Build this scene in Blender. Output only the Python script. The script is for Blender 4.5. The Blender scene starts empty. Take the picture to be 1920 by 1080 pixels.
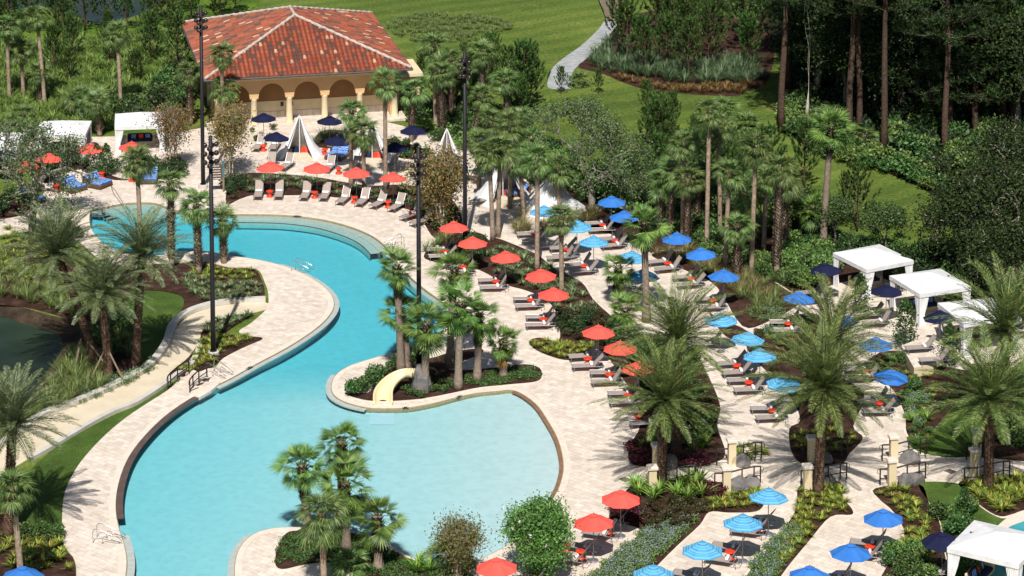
import bpy, math, random
from mathutils import Vector, Matrix
from mathutils.geometry import tessellate_polygon
R = math.radians
random.seed(11)
sc = bpy.context.scene
C = sc.collection

# ------------------------------------------------------------ camera
F, H, PIT = 4900.0, 67.0, R(6.5)          # focal length in px of a 1920 px wide frame, height above the deck, pitch
Y0 = -1120 + F*math.tan(PIT)              # image row of the lens axis (the lens is shifted, verticals stay vertical)
cP, sP = math.cos(PIT), math.sin(PIT)
cd = bpy.data.cameras.new('camera'); cam = bpy.data.objects.new('camera', cd); C.objects.link(cam)
cam.location = (0, 0, H); cam.rotation_euler = (R(90)-PIT, 0, 0)
cd.sensor_fit = 'HORIZONTAL'; cd.sensor_width = 36; cd.lens = F/1920*36
cd.shift_y = -(540-Y0)/1920
cd.clip_start = 1; cd.clip_end = 3000
sc.camera = cam
# ------------------------------------------------------------ world, sun, exposure
SUN_EL, SUN_AZ = R(52), R(3)              # light travels away from the camera, slightly to the right
w = bpy.data.worlds.new('World'); sc.world = w; w.use_nodes = True
nt = w.node_tree; bg = nt.nodes['Background']
sky = nt.nodes.new('ShaderNodeTexSky'); sky.sky_type = 'NISHITA'; sky.sun_disc = False
sky.sun_elevation = SUN_EL; sky.sun_rotation = R(180)+SUN_AZ
nt.links.new(sky.outputs[0], bg.inputs[0]); bg.inputs[1].default_value = 0.05
ld = bpy.data.lights.new('sun', 'SUN'); ld.energy = 5.0; ld.angle = R(0.5); ld.color = (1, .96, .90)
lo = bpy.data.objects.new('sun', ld); C.objects.link(lo)
dirv = Vector((math.sin(SUN_AZ)*math.cos(SUN_EL), math.cos(SUN_AZ)*math.cos(SUN_EL), -math.sin(SUN_EL)))
lo.rotation_euler = dirv.to_track_quat('-Z', 'Y').to_euler(); lo.location = (0, 60, 120)
sc.view_settings.view_transform = 'Standard'; sc.view_settings.look = 'None'
sc.view_settings.exposure = 0.07; sc.view_settings.gamma = 1
sc.render.engine = 'CYCLES'
cy = sc.cycles
cy.max_bounces = 6; cy.diffuse_bounces = 2; cy.glossy_bounces = 2; cy.transmission_bounces = 3
cy.transparent_max_bounces = 8; cy.volume_bounces = 0; cy.caustics_reflective = False; cy.caustics_refractive = False
cy.use_denoising = True

# ------------------------------------------------------------ picture <-> ground
def G(px, py, z=0.0):
    """point of the plane at height z that the photo shows at px, py"""
    a = (px-960)/F; b = (Y0-py)/F
    t = (z-H)/(-sP+b*cP)
    return Vector((a*t, (cP+b*sP)*t, z))
def PXM(p):
    return F/(p[1]*cP-(p[2]-H)*sP)
def ZAT(Y, py):
    k = (Y0-py)/F
    return H+Y*(k*cP-sP)/(cP+k*sP)

# ------------------------------------------------------------ materials
def lin(h):
    h = h.lstrip('#'); r = []
    for i in (0, 2, 4):
        v = int(h[i:i+2], 16)/255
        r.append(v/12.92 if v <= .04045 else ((v+.055)/1.055)**2.4)
    return (*r, 1)
def mat(name):
    m = bpy.data.materials.new(name); m.use_nodes = True
    n = m.node_tree.nodes; return m, n, m.node_tree.links, n['Principled BSDF']
def noise(n, l, scale, detail=3, rough=.6, coord='Object', dist=0):
    tc = n.new('ShaderNodeTexCoord'); t = n.new('ShaderNodeTexNoise')
    t.inputs['Scale'].default_value = scale; t.inputs['Detail'].default_value = detail
    t.inputs['Roughness'].default_value = rough; t.inputs['Distortion'].default_value = dist
    l.new(tc.outputs[coord], t.inputs['Vector']); return t
def ramp(n, l, src, stops, interp='LINEAR'):
    r = n.new('ShaderNodeValToRGB'); r.color_ramp.interpolation = interp
    e = r.color_ramp.elements
    while len(e) < len(stops): e.new(.5)
    for k, (p, c) in enumerate(stops):
        e[k].position = p; e[k].color = c
    l.new(src, r.inputs[0]); return r
def mixc(n, l, fac, a, b, mode='MIX'):
    m = n.new('ShaderNodeMix'); m.data_type = 'RGBA'; m.blend_type = mode
    for s, v in ((0, fac), (6, a), (7, b)):
        if hasattr(v, 'is_linked') or hasattr(v, 'links'): l.new(v, m.inputs[s])
        else: m.inputs[s].default_value = v
    return m.outputs[2]
def bump(n, l, src, b, strength=.3, dist=.05):
    u = n.new('ShaderNodeBump'); u.inputs['Strength'].default_value = strength; u.inputs['Distance'].default_value = dist
    l.new(src, u.inputs['Height']); l.new(u.outputs[0], b.inputs['Normal'])
def plain(name, c1, c2=None, rough=.6, scale=3, spec=.3, bmp=0, metal=0, detail=4, coord='Object', objvar=0):
    m, n, l, b = mat(name)
    b.inputs['Roughness'].default_value = rough; b.inputs['Specular IOR Level'].default_value = spec
    b.inputs['Metallic'].default_value = metal
    t = noise(n, l, scale, detail, coord=coord)
    r = ramp(n, l, t.outputs[0], [(.3, lin(c1)), (.7, lin(c2 or c1))])
    out = r.outputs[0]
    if objvar:
        oi = n.new('ShaderNodeObjectInfo'); hs = n.new('ShaderNodeHueSaturation')
        mr = n.new('ShaderNodeMapRange'); mr.inputs[3].default_value = 1-objvar; mr.inputs[4].default_value = 1+objvar
        l.new(oi.outputs['Random'], mr.inputs[0]); l.new(mr.outputs[0], hs.inputs['Value']); l.new(out, hs.inputs['Color'])
        out = hs.outputs[0]
    l.new(out, b.inputs['Base Color'])
    if bmp: bump(n, l, t.outputs[0], b, bmp)
    return m
VAL, SAT = .78, .90                        # foliage is a little duller than the swatches
def leaf(name, dark, mid, light, trans=.25, rough=.5, objvar=.18, spec=.35):
    m, n, l, b = mat(name)
    g = n.new('ShaderNodeNewGeometry')
    r = ramp(n, l, g.outputs['Random Per Island'], [(0, lin(dark)), (.55, lin(mid)), (1, lin(light))])
    oi = n.new('ShaderNodeObjectInfo'); hs = n.new('ShaderNodeHueSaturation')
    mr = n.new('ShaderNodeMapRange'); mr.inputs[3].default_value = VAL*(1-objvar); mr.inputs[4].default_value = VAL*(1+objvar); hs.inputs['Saturation'].default_value = SAT
    mh = n.new('ShaderNodeMapRange'); mh.inputs[3].default_value = .485; mh.inputs[4].default_value = .515
    l.new(oi.outputs['Random'], mr.inputs[0]); l.new(oi.outputs['Random'], mh.inputs[0])
    l.new(mr.outputs[0], hs.inputs['Value']); l.new(mh.outputs[0], hs.inputs['Hue']); l.new(r.outputs[0], hs.inputs['Color'])
    l.new(hs.outputs[0], b.inputs['Base Color'])
    b.inputs['Roughness'].default_value = rough; b.inputs['Specular IOR Level'].default_value = spec
    tr = n.new('ShaderNodeBsdfTranslucent'); l.new(hs.outputs[0], tr.inputs[0])
    mx = n.new('ShaderNodeMixShader'); mx.inputs[0].default_value = trans*.7
    l.new(b.outputs[0], mx.inputs[1]); l.new(tr.outputs[0], mx.inputs[2])
    l.new(mx.outputs[0], n['Material Output'].inputs[0])
    return m
def ground_mat(name, cols, scale=.15, fine=6, bs=.5, rough=.9, stripe=None):
    """large patches x fine speckle"""
    m, n, l, b = mat(name)
    b.inputs['Roughness'].default_value = rough; b.inputs['Specular IOR Level'].default_value = .15
    t1 = noise(n, l, scale, 5); t2 = noise(n, l, fine, 4, .7)
    r = ramp(n, l, t1.outputs[0], [(.3, lin(cols[0])), (.5, lin(cols[1])), (.7, lin(cols[2]))])
    r2 = ramp(n, l, t2.outputs[0], [(.3, (.45, .45, .45, 1)), (.7, (1.35, 1.35, 1.35, 1))])
    out = mixc(n, l, 1.0, r.outputs[0], r2.outputs[0], 'MULTIPLY')
    l.new(out, b.inputs['Base Color']); bump(n, l, t2.outputs[0], b, bs, .08)
    return m

M = {}
M['lawn'] = ground_mat('lawn', ['#4A5C20', '#5A6F2A', '#6F823A'], .09, 3.2)
M['turf'] = ground_mat('turf', ['#3E5424', '#4C642A', '#5E7634'], .4, 9)
M['rough'] = ground_mat('rough_grass', ['#3C561A', '#506C20', '#6C8430'], .25, 3)
M['mulch'] = ground_mat('mulch', ['#33231C', '#483229', '#5E463B'], 1.2, 14, .9)
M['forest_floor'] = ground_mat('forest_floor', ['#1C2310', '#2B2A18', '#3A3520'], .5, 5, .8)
M['bank'] = ground_mat('bank', ['#2E2820', '#453A2E', '#5A4A3A'], .8, 6, .8)
def lawn_mat():
    m, n, l, b = mat('lawn'); b.inputs['Roughness'].default_value = .9; b.inputs['Specular IOR Level'].default_value = .15
    t1 = noise(n, l, .05, 5, .6); t2 = noise(n, l, 3.0, 4, .7); t3 = noise(n, l, .35, 5, .7)
    r = ramp(n, l, t1.outputs[0], [(.3, lin('#50632C')), (.5, lin('#5F7331')), (.7, lin('#74843E'))])
    tc = n.new('ShaderNodeTexCoord'); mp = n.new('ShaderNodeMapping'); mp.inputs['Rotation'].default_value = (0, 0, R(58)); l.new(tc.outputs['Object'], mp.inputs[0])
    wv = n.new('ShaderNodeTexWave'); wv.inputs['Scale'].default_value = .09; wv.inputs['Distortion'].default_value = 5; wv.inputs['Detail'].default_value = 3; wv.inputs['Detail Scale'].default_value = .6; l.new(mp.outputs[0], wv.inputs[0])
    rw = ramp(n, l, wv.outputs[0], [(.35, (.84, .88, .84, 1)), (.65, (1.1, 1.06, 1.0, 1))]); r2 = ramp(n, l, t2.outputs[0], [(.3, (.5, .5, .5, 1)), (.7, (1.3, 1.3, 1.3, 1))])
    r3 = ramp(n, l, t3.outputs[0], [(.56, (0, 0, 0, 1)), (.74, (.6, .6, .6, 1))])
    o = mixc(n, l, 1.0, r.outputs[0], rw.outputs[0], 'MULTIPLY'); o = mixc(n, l, r3.outputs[0], o, lin('#8E8A4C')); o = mixc(n, l, 1.0, o, r2.outputs[0], 'MULTIPLY')
    l.new(o, b.inputs['Base Color']); bump(n, l, t2.outputs[0], b, .6, .1); return m
M['lawn'] = lawn_mat()
def deck_mat():
    m, n, l, b = mat('travertine')
    b.inputs['Roughness'].default_value = .75; b.inputs['Specular IOR Level'].default_value = .25
    tc = n.new('ShaderNodeTexCoord'); mp = n.new('ShaderNodeMapping'); mp.inputs['Rotation'].default_value = (0, 0, R(38))
    l.new(tc.outputs['Object'], mp.inputs[0])
    br = n.new('ShaderNodeTexBrick'); l.new(mp.outputs[0], br.inputs[0])
    br.inputs['Scale'].default_value = 1; br.inputs['Brick Width'].default_value = .62; br.inputs['Row Height'].default_value = .41
    br.inputs['Mortar Size'].default_value = .012; br.inputs['Mortar Smooth'].default_value = .3; br.offset = .37
    br.inputs['Color1'].default_value = lin('#D6CABC'); br.inputs['Color2'].default_value = lin('#EADFD3'); br.inputs['Mortar'].default_value = lin('#B9AB9B')
    t = noise(n, l, 1.6, 5, .65); r = ramp(n, l, t.outputs[0], [(.3, (.84, .80, .77, 1)), (.55, (1, 1, 1, 1)), (.75, (1.07, 1.04, 1, 1))])
    t3 = noise(n, l, .12, 3, .5); r3 = ramp(n, l, t3.outputs[0], [(.3, (.93, .915, .90, 1)), (.7, (1.04, 1.03, 1.02, 1))])
    o = mixc(n, l, 1.0, br.outputs[0], r.outputs[0], 'MULTIPLY'); o = mixc(n, l, 1.0, o, r3.outputs[0], 'MULTIPLY')
    l.new(o, b.inputs['Base Color']); bump(n, l, br.outputs['Fac'], b, -.25, .02)
    return m
M['deck'] = deck_mat()
M['coping'] = plain('coping', '#D9CBBB', '#E8DDD0', .6, 2)
M['tile_edge'] = plain('edge_tile', '#8A7A5C', '#B5A27C', .4, 9)
M['grout'] = plain('waterline_dark', '#3B362E', '#544C40', .4, 8)
M['slate'] = plain('slate', '#54443F', '#6B5953', .5, 1.2)
M['beach_edge'] = plain('beach_edge', '#7C5F49', '#94755B', .6, 2)
M['rim'] = plain('rim', '#A9B0AC', '#BCC2BD', .5, 2)
M['shelf'] = plain('shelf', '#B9C4BE', '#C9D2CA', .5, 2)
M['path'] = plain('cream_path', '#CFC0A6', '#DDD0B8', .8, .7)
M['kerb'] = plain('kerb', '#BDB8AE', '#D2CDC3', .8, 1.2)
M['asphalt'] = plain('cart_path', '#8E9294', '#B4B7B6', .9, 1.2, detail=6)
M['timber'] = plain('timber', '#6E6152', '#8F806E', .9, 5)
def pool_floor():
    m, n, l, b = mat('pool_floor'); b.inputs['Roughness'].default_value = .7
    # mottled plaster, matt
    v = n.new('ShaderNodeTexVoronoi'); v.feature = 'SMOOTH_F1'; v.inputs['Scale'].default_value = 2.6
    t = noise(n, l, .9, 3); tc = n.new('ShaderNodeTexCoord')
    mv = n.new('ShaderNodeMix'); mv.data_type = 'RGBA'; mv.inputs[0].default_value = .25
    l.new(tc.outputs['Object'], mv.inputs[6]); l.new(t.outputs[1], mv.inputs[7]); l.new(mv.outputs[2], v.inputs['Vector'])
    r = ramp(n, l, v.outputs['Distance'], [(.1, lin('#DEE4E4')), (.6, lin('#E8EDEE'))])
    l.new(r.outputs[0], b.inputs['Base Color']); return m
M['pool_floor'] = pool_floor()
def water_mat(name, absorb, density, tint=(1, 1, 1, 1), wave=.9, scale=2.2, refl=1.0):
    m, n, l, b = mat(name); n.remove(b)
    out = n['Material Output']
    tp = n.new('ShaderNodeBsdfTransparent'); tp.inputs[0].default_value = tint
    gl = n.new('ShaderNodeBsdfGlossy'); gl.inputs['Roughness'].default_value = .12
    fr = n.new('ShaderNodeFresnel'); fr.inputs[0].default_value = 1.33
    t1 = noise(n, l, scale, 4, .6, dist=.6); t2 = noise(n, l, scale*3.5, 3, .6)
    ad = n.new('ShaderNodeMath'); ad.operation = 'MULTIPLY_ADD'; ad.inputs[1].default_value = .35
    l.new(t2.outputs[0], ad.inputs[0]); l.new(t1.outputs[0], ad.inputs[2])
    bu = n.new('ShaderNodeBump'); bu.inputs['Strength'].default_value = wave; bu.inputs['Distance'].default_value = .05
    l.new(ad.outputs[0], bu.inputs['Height'])
    l.new(bu.outputs[0], gl.inputs['Normal']); l.new(bu.outputs[0], fr.inputs['Normal'])
    mu = n.new('ShaderNodeMath'); mu.operation = 'MULTIPLY'; mu.inputs[1].default_value = refl; l.new(fr.outputs[0], mu.inputs[0])
    mx = n.new('ShaderNodeMixShader'); l.new(mu.outputs[0], mx.inputs[0]); l.new(tp.outputs[0], mx.inputs[1]); l.new(gl.outputs[0], mx.inputs[2])
    l.new(mx.outputs[0], out.inputs[0])
    va = n.new('ShaderNodeVolumeAbsorption'); va.inputs[0].default_value = absorb; va.inputs[1].default_value = density
    l.new(va.outputs[0], out.inputs[1])
    return m
M['pool_water'] = water_mat('pool_water', (.16, .86, .935, 1), .80, wave=.6, scale=5.5)
M['lake'] = plain('lake', '#1B231C', '#2A3327', .12, .3, spec=.5)
def roof_mat():
    m, n, l, b = mat('roof_tile'); b.inputs['Roughness'].default_value = .75
    g = n.new('ShaderNodeNewGeometry')
    r = ramp(n, l, g.outputs['Random Per Island'], [(0, lin('#5E4A42')), (.13, lin('#784C3C')), (.27, lin('#A05238')), (.62, lin('#A25C42')), (.86, lin('#8A5444')), (.955, lin('#CFA688'))], 'CONSTANT')
    t = noise(n, l, .45, 6, .75); r2 = ramp(n, l, t.outputs[0], [(.3, (.62, .66, .68, 1)), (.62, (1.08, 1.04, 1.0, 1))])
    l.new(mixc(n, l, 1.0, r.outputs[0], r2.outputs[0], 'MULTIPLY'), b.inputs['Base Color']); return m
M['roof'] = roof_mat()
M['roof_flat'] = plain('roof_underlay', '#6B3425', '#7D3D2B', .9, 2)
M['ridge'] = plain('ridge_mortar', '#A8988C', '#CFC4BA', .8, 4)
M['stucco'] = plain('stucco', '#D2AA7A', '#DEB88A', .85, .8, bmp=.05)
M['stucco_shade'] = plain('stucco_painted_shade', '#8A6845', '#97744E', .85, .8)  # stucco with the arcade's shade put into its colour
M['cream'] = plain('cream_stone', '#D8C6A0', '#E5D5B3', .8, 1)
M['gutter'] = plain('gutter', '#3A3634', '#5A5654', .4, 2)
M['metal'] = plain('grey_metal', '#8A8C90', '#A2A4A8', .4, 3, metal=.6)
M['steel'] = plain('stainless', '#B8BABB', '#D0D2D2', .25, 3, metal=.9)
M['iron'] = plain('black_iron', '#1D1A1A', '#2A2626', .5, 4)
M['pole'] = plain('pole_paint', '#1F1C20', '#2B272C', .55, 1)
M['globe'] = plain('dark_globe', '#2A2020', '#3A2C2A', .15, 2, spec=.6)
M['sling'] = plain('sling_fabric', '#9C8E84', '#AEA096', .8, 6, objvar=.06)
M['white'] = plain('white_fabric', '#D2D2D3', '#ECECEC', .85, 1.6, objvar=.02, bmp=.6)
M['towel'] = plain('towel', '#EDEAE6', '#FAF8F5', .9, 8)
M['stool'] = plain('orange_plastic', '#E2391A', '#EC4720', .35, 3, spec=.5)
M['red'] = plain('red_canvas', '#E85448', '#F06054', .8, 1.5, objvar=.05)
M['blue'] = plain('blue_canvas', '#3070C2', '#3C7ECE', .8, 1.5, objvar=.05)
M['navy'] = plain('navy_canvas', '#0F1334', '#171C42', .8, 1.5)
M['navy_cushion'] = plain('navy_cushion', '#121C44', '#1B2856', .8, 2)
M['wicker'] = plain('wicker', '#4A3624', '#6A5238', .8, 22)
M['slide'] = plain('slide_plastic', '#E0D0A4', '#E8DAB4', .3, 1, spec=.5)
M['rock'] = plain('rock', '#5B5A5C', '#8B8580', .85, 1.6, bmp=.8)
M['wood'] = plain('weathered_wood', '#7A6856', '#9A8670', .85, 6)
M['sign_brown'] = plain('sign_brown', '#5B4638', '#6F584A', .7, 5)
M['teal'] = plain('teal_paint', '#3C6B6B', '#4E8080', .6, 3)
M['dark_tile'] = plain('marker_tile', '#22242C', '#2E3038', .4, 3)
M['concrete'] = plain('concrete', '#B9B4AB', '#CBC6BD', .85, 2)
def stripe_mat(name, stops):
    m, n, l, b = mat(name); b.inputs['Roughness'].default_value = .8
    uv = n.new('ShaderNodeTexCoord'); sx = n.new('ShaderNodeSeparateXYZ'); l.new(uv.outputs['UV'], sx.inputs[0])
    r = ramp(n, l, sx.outputs[1], stops, 'CONSTANT'); l.new(r.outputs[0], b.inputs['Base Color']); return m
LB, TQ, NV, WH, MB_ = lin('#62B0D8'), lin('#50A6D0'), lin('#4670A4'), lin('#88C4DE'), lin('#4796CA')
M['striped'] = stripe_mat('striped_canvas', [(0, TQ), (.14, LB), (.24, NV), (.26, LB), (.36, TQ), (.44, WH), (.46, TQ), (.53, NV), (.555, LB), (.64, WH), (.66, MB_), (.72, LB), (.79, NV), (.81, TQ), (.88, WH), (.90, LB), (.95, MB_)])
def bluestripe():
    m, n, l, b = mat('blue_striped_fabric'); b.inputs['Roughness'].default_value = .85
    tc = n.new('ShaderNodeTexCoord'); wv = n.new('ShaderNodeTexWave'); wv.inputs['Scale'].default_value = 2.6; l.new(tc.outputs['Object'], wv.inputs[0])
    r = ramp(n, l, wv.outputs[0], [(0, lin('#2E62B4')), (.62, lin('#9EBCE4'))], 'CONSTANT'); l.new(r.outputs[0], b.inputs['Base Color']); return m
M['bluestripe'] = bluestripe()
def bark(name, a, b_, sc_=4, stretch=1):
    return plain(name, a, b_, .9, sc_, spec=.1, bmp=.6, objvar=.12)
M['sabal_trunk'] = bark('palm_trunk', '#7E6B5B', '#B8A48F')
M['boot'] = leaf('leaf_boots', '#6E5C4C', '#A08C78', '#CDB8A2', .05, .9, .1, .1)
M['dark_boot'] = leaf('dark_boots', '#3A2820', '#5E4636', '#8A6E58', .05, .9, .1, .1)
M['fan_trunk'] = bark('fan_trunk', '#77685C', '#9B8B7D')
M['date_trunk'] = bark('date_trunk', '#4E3C30', '#7A6250')
M['date_boot'] = leaf('date_boots', '#4E3A2E', '#7A604E', '#B0967E', .05, .9, .1, .1)
M['pine_bark'] = bark('pine_bark', '#40322C', '#685448', 5)
M['oak_bark'] = bark('oak_bark', '#6E665E', '#9C948A', 4)
M['pale_bark'] = bark('pale_bark', '#A59A8C', '#CFC6B8', 3)
M['sabal_leaf'] = leaf('sabal_leaf', '#3C5A26', '#668A3A', '#A2B562', .25)
M['fan_leaf'] = leaf('fan_leaf', '#3E6420', '#6C9A32', '#A8C25A', .28)
M['yellow_frond'] = leaf('yellow_frond', '#A87A1C', '#C99A24', '#D9B040', .2)
M['dead_frond'] = leaf('dead_frond', '#7A6244', '#9C845E', '#BBA67E', .1)
M['date_leaf'] = leaf('date_leaf', '#3E5A28', '#6C8438', '#A6B05A', .22)
M['date_grey'] = leaf('date_grey_leaf', '#4A6238', '#788A56', '#AAB47C', .2)
M['pine_leaf'] = leaf('pine_needle', '#2E4C1C', '#4C7426', '#74943E', .2)
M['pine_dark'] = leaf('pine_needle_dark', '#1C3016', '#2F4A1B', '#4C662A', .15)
M['oak_leaf'] = leaf('oak_leaf', '#3A4E26', '#5A7238', '#84985A', .2)
M['oak_dark'] = leaf('oak_leaf_dark', '#24351C', '#3A4E26', '#586C34', .2, .7, .18, .12)
M['myrtle_orange'] = leaf('myrtle_orange_leaf', '#5E7034', '#8E8038', '#CC8A44', .25)
M['myrtle_green'] = leaf('myrtle_green_leaf', '#447828', '#659C3A', '#94BA54', .3)
M['bush'] = leaf('bush_leaf', '#2E4E20', '#4C762E', '#78984A', .2)
M['bush_light'] = leaf('bush_light_leaf', '#466C28', '#6E963A', '#9CB85A', .25)
M['bush_dark'] = leaf('bush_dark_leaf', '#24381C', '#385428', '#54703A', .15)
M['magnolia'] = leaf('magnolia_leaf', '#24401A', '#3E6A26', '#6A8E3E', .15, .35)
M['croton'] = leaf('croton_leaf', '#4E7A1E', '#8FA82E', '#D8C83A', .25)
M['ginger'] = leaf('ginger_leaf', '#4A8A1E', '#7DAF2E', '#B4CC4A', .3)
M['variegated'] = leaf('variegated_leaf', '#4A6A34', '#7C9458', '#B5BF8C', .25)
M['burgundy'] = leaf('burgundy_leaf', '#3A0F1C', '#5E1A2C', '#7E2A3E', .2)
M['bronze'] = leaf('bronze_leaf', '#3A3420', '#554A28', '#5E6A2E', .2)
M['grass'] = leaf('tall_grass', '#56702E', '#7E943E', '#AEB86E', .3)
M['grass_tan'] = leaf('tan_grass', '#6E7036', '#9A9450', '#BDB078', .3)
M['grass_blue'] = leaf('blue_grass', '#42603C', '#627E50', '#8A9E6C', .3)
M['grass_red'] = leaf('red_grass', '#6A4A26', '#8E5E30', '#96803C', .3)
M['meadow'] = leaf('meadow_grass', '#5A7A28', '#7EA038', '#A8C05A', .3)
M['flower'] = leaf('flower_petal', '#98A2E8', '#B8BEF4', '#DDE0FF', .3)
M['flower_white'] = leaf('flower_white', '#E8E4DC', '#F4F2EC', '#FFFFFF', .2)

# ------------------------------------------------------------ mesh building
class MB:
    def __init__(s): s.v = []; s.f = []; s.m = []; s.uv = None
    def quad(s, *p, mi=0):
        i = len(s.v); s.v.extend([tuple(q) for q in p]); s.f.append(tuple(range(i, i+len(p)))); s.m.append(mi)
    def add(s, V, Fc, mi=0, T=None):
        i = len(s.v); s.v.extend([tuple(T @ Vector(q)) if T else tuple(q) for q in V])
        s.f.extend([tuple(i+k for k in f) for f in Fc]); s.m.extend([mi]*len(Fc))
    def merge(s, o, T=None, mi=None):
        i = len(s.v); s.v.extend([tuple(T @ Vector(q)) for q in o.v] if T else o.v)
        s.f.extend([tuple(i+k for k in f) for f in o.f]); s.m.extend(o.m if mi is None else [mi]*len(o.f)); return s
    def box(s, x0, x1, y0, y1, z0, z1, mi=0, T=None):
        V = [(x0,y0,z0),(x1,y0,z0),(x1,y1,z0),(x0,y1,z0),(x0,y0,z1),(x1,y0,z1),(x1,y1,z1),(x0,y1,z1)]
        s.add(V, [(3,2,1,0),(4,5,6,7),(0,1,5,4),(1,2,6,5),(2,3,7,6),(3,0,4,7)], mi, T); return s
    def cbox(s, x0, x1, y0, y1, z0, z1, c=.02, mi=0, T=None):
        """box with its long vertical edges and top edges chamfered"""
        V = []
        for (z, k) in ((z0, 0), (z1-c, 0), (z1, c)):
            for (x, y) in ((x0+c, y0), (x1-c, y0), (x1, y0+c), (x1, y1-c), (x1-c, y1), (x0+c, y1), (x0, y1-c), (x0, y0+c)):
                cx, cyy = (x0+x1)/2, (y0+y1)/2
                V.append((x-math.copysign(k, x-cx), y-math.copysign(k, y-cyy), z))
        Fc = [tuple(range(7, -1, -1)), tuple(range(16, 24))]
        for r in range(2):
            for k in range(8):
                a, b = r*8+k, r*8+(k+1) % 8; Fc.append((a, b, b+8, a+8))
        s.add(V, Fc, mi, T); return s
    def tube(s, pts, rad, n=6, mi=0, cap=True):
        pts = [Vector(p) for p in pts]; rs = rad if isinstance(rad, (list, tuple)) else [rad]*len(pts)
        i0 = len(s.v); up = None
        for k, p in enumerate(pts):
            d = (pts[min(k+1, len(pts)-1)]-pts[max(k-1, 0)])
            d = d.normalized() if d.length > 1e-9 else Vector((0, 0, 1))
            if up is None: up = Vector((1, 0, 0)) if abs(d.x) < .9 else Vector((0, 1, 0))
            a = (up-d*up.dot(d)).normalized(); b = d.cross(a); up = a
            for j in range(n):
                t = 2*math.pi*j/n; s.v.append(tuple(p+(a*math.cos(t)+b*math.sin(t))*rs[k]))
        for k in range(len(pts)-1):
            for j in range(n):
                a = i0+k*n+j; b = i0+k*n+(j+1) % n
                s.f.append((a, b, b+n, a+n)); s.m.append(mi)
        if cap:
            s.f.append(tuple(i0+j for j in range(n-1, -1, -1))); s.m.append(mi)
            e = i0+(len(pts)-1)*n; s.f.append(tuple(e+j for j in range(n))); s.m.append(mi)
        return s
    def lathe(s, prof, n=12, mi=0, T=None, top=True):
        V = []; Fc = []
        for (r, z) in prof:
            for j in range(n): t = 2*math.pi*j/n; V.append((r*math.cos(t), r*math.sin(t), z))
        for k in range(len(prof)-1):
            for j in range(n):
                a = k*n+j; b = k*n+(j+1) % n; Fc.append((a, b, b+n, a+n))
        Fc.append(tuple(range(n-1, -1, -1)))
        if top: e = (len(prof)-1)*n; Fc.append(tuple(e+j for j in range(n)))
        s.add(V, Fc, mi, T); return s
    def sphere(s, c, r, n=10, m=6, mi=0, sq=1.0):
        prof = [(max(r*math.sin(math.pi*k/m), .001), -r*sq*math.cos(math.pi*k/m)) for k in range(m+1)]
        s.lathe(prof, n, mi, Matrix.Translation(c)); return s
    def mesh(s, name, mats, smooth=False):
        me = bpy.data.meshes.new(name); me.from_pydata(s.v, [], s.f)
        mats = mats if isinstance(mats, (list, tuple)) else [mats]
        for m_ in mats: me.materials.append(M[m_] if isinstance(m_, str) else m_)
        if len(mats) > 1: me.polygons.foreach_set('material_index', s.m)
        if smooth: me.polygons.foreach_set('use_smooth', [True]*len(me.polygons))
        if s.uv is not None:
            u = me.uv_layers.new(name='UVMap')
            for k, lp in enumerate(me.loops): u.data[k].uv = s.uv[lp.vertex_index]
        me.update(); return me
def link(name, me, parent=None, loc=None, rot=None, scl=None):
    o = bpy.data.objects.new(name, me); C.objects.link(o)
    if parent: o.parent = parent
    if loc is not None: o.location = loc
    if rot is not None: o.rotation_euler = rot
    if scl is not None: o.scale = scl if hasattr(scl, '__len__') else (scl,)*3
    return o
def tag(o, label=None, cat=None, group=None, kind=None):
    if label: o['label'] = label
    if cat: o['category'] = cat
    if group: o['group'] = group
    if kind: o['kind'] = kind
    return o
def empty(name, loc, rz=0, label=None, cat=None, group=None, scl=1):
    o = link(name, None, None, loc, (0, 0, rz), scl); o.empty_display_size = .3
    return tag(o, label, cat, group)
def kit(root, parts, parent=None):
    """attach shared meshes as parts: (name, mesh, loc, rot, [sub-parts])"""
    for p in parts:
        o = link(p[0], p[1], root, p[2] if len(p) > 2 else None, p[3] if len(p) > 3 else None)
        if len(p) > 4 and p[4]: kit(o, p[4])
def spline(pts, closed=True, n=6):
    out = []; N = len(pts); rng = range(N) if closed else range(N-1)
    for i in rng:
        if closed: p0, p1, p2, p3 = pts[(i-1) % N], pts[i], pts[(i+1) % N], pts[(i+2) % N]
        else: p0, p1, p2, p3 = pts[max(i-1, 0)], pts[i], pts[i+1], pts[min(i+2, N-1)]
        for k in range(n):
            t = k/n
            out.append(tuple(.5*((2*b)+(-a+c)*t+(2*a-5*b+4*c-d)*t*t+(-a+3*b-3*c+d)*t**3) for a, b, c, d in zip(p0, p1, p2, p3)))
    if not closed: out.append(tuple(pts[-1]))
    return out
def inpoly(x, y, P):
    r = False; j = len(P)-1
    for i in range(len(P)):
        if (P[i][1] > y) != (P[j][1] > y) and x < (P[j][0]-P[i][0])*(y-P[i][1])/(P[j][1]-P[i][1])+P[i][0]: r = not r
        j = i
    return r
def wpoly(pts, z=0, smooth=True, n=5, closed=True):
    q = spline(pts, closed, n) if smooth else pts
    return [G(p[0], p[1], z) for p in q]
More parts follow.
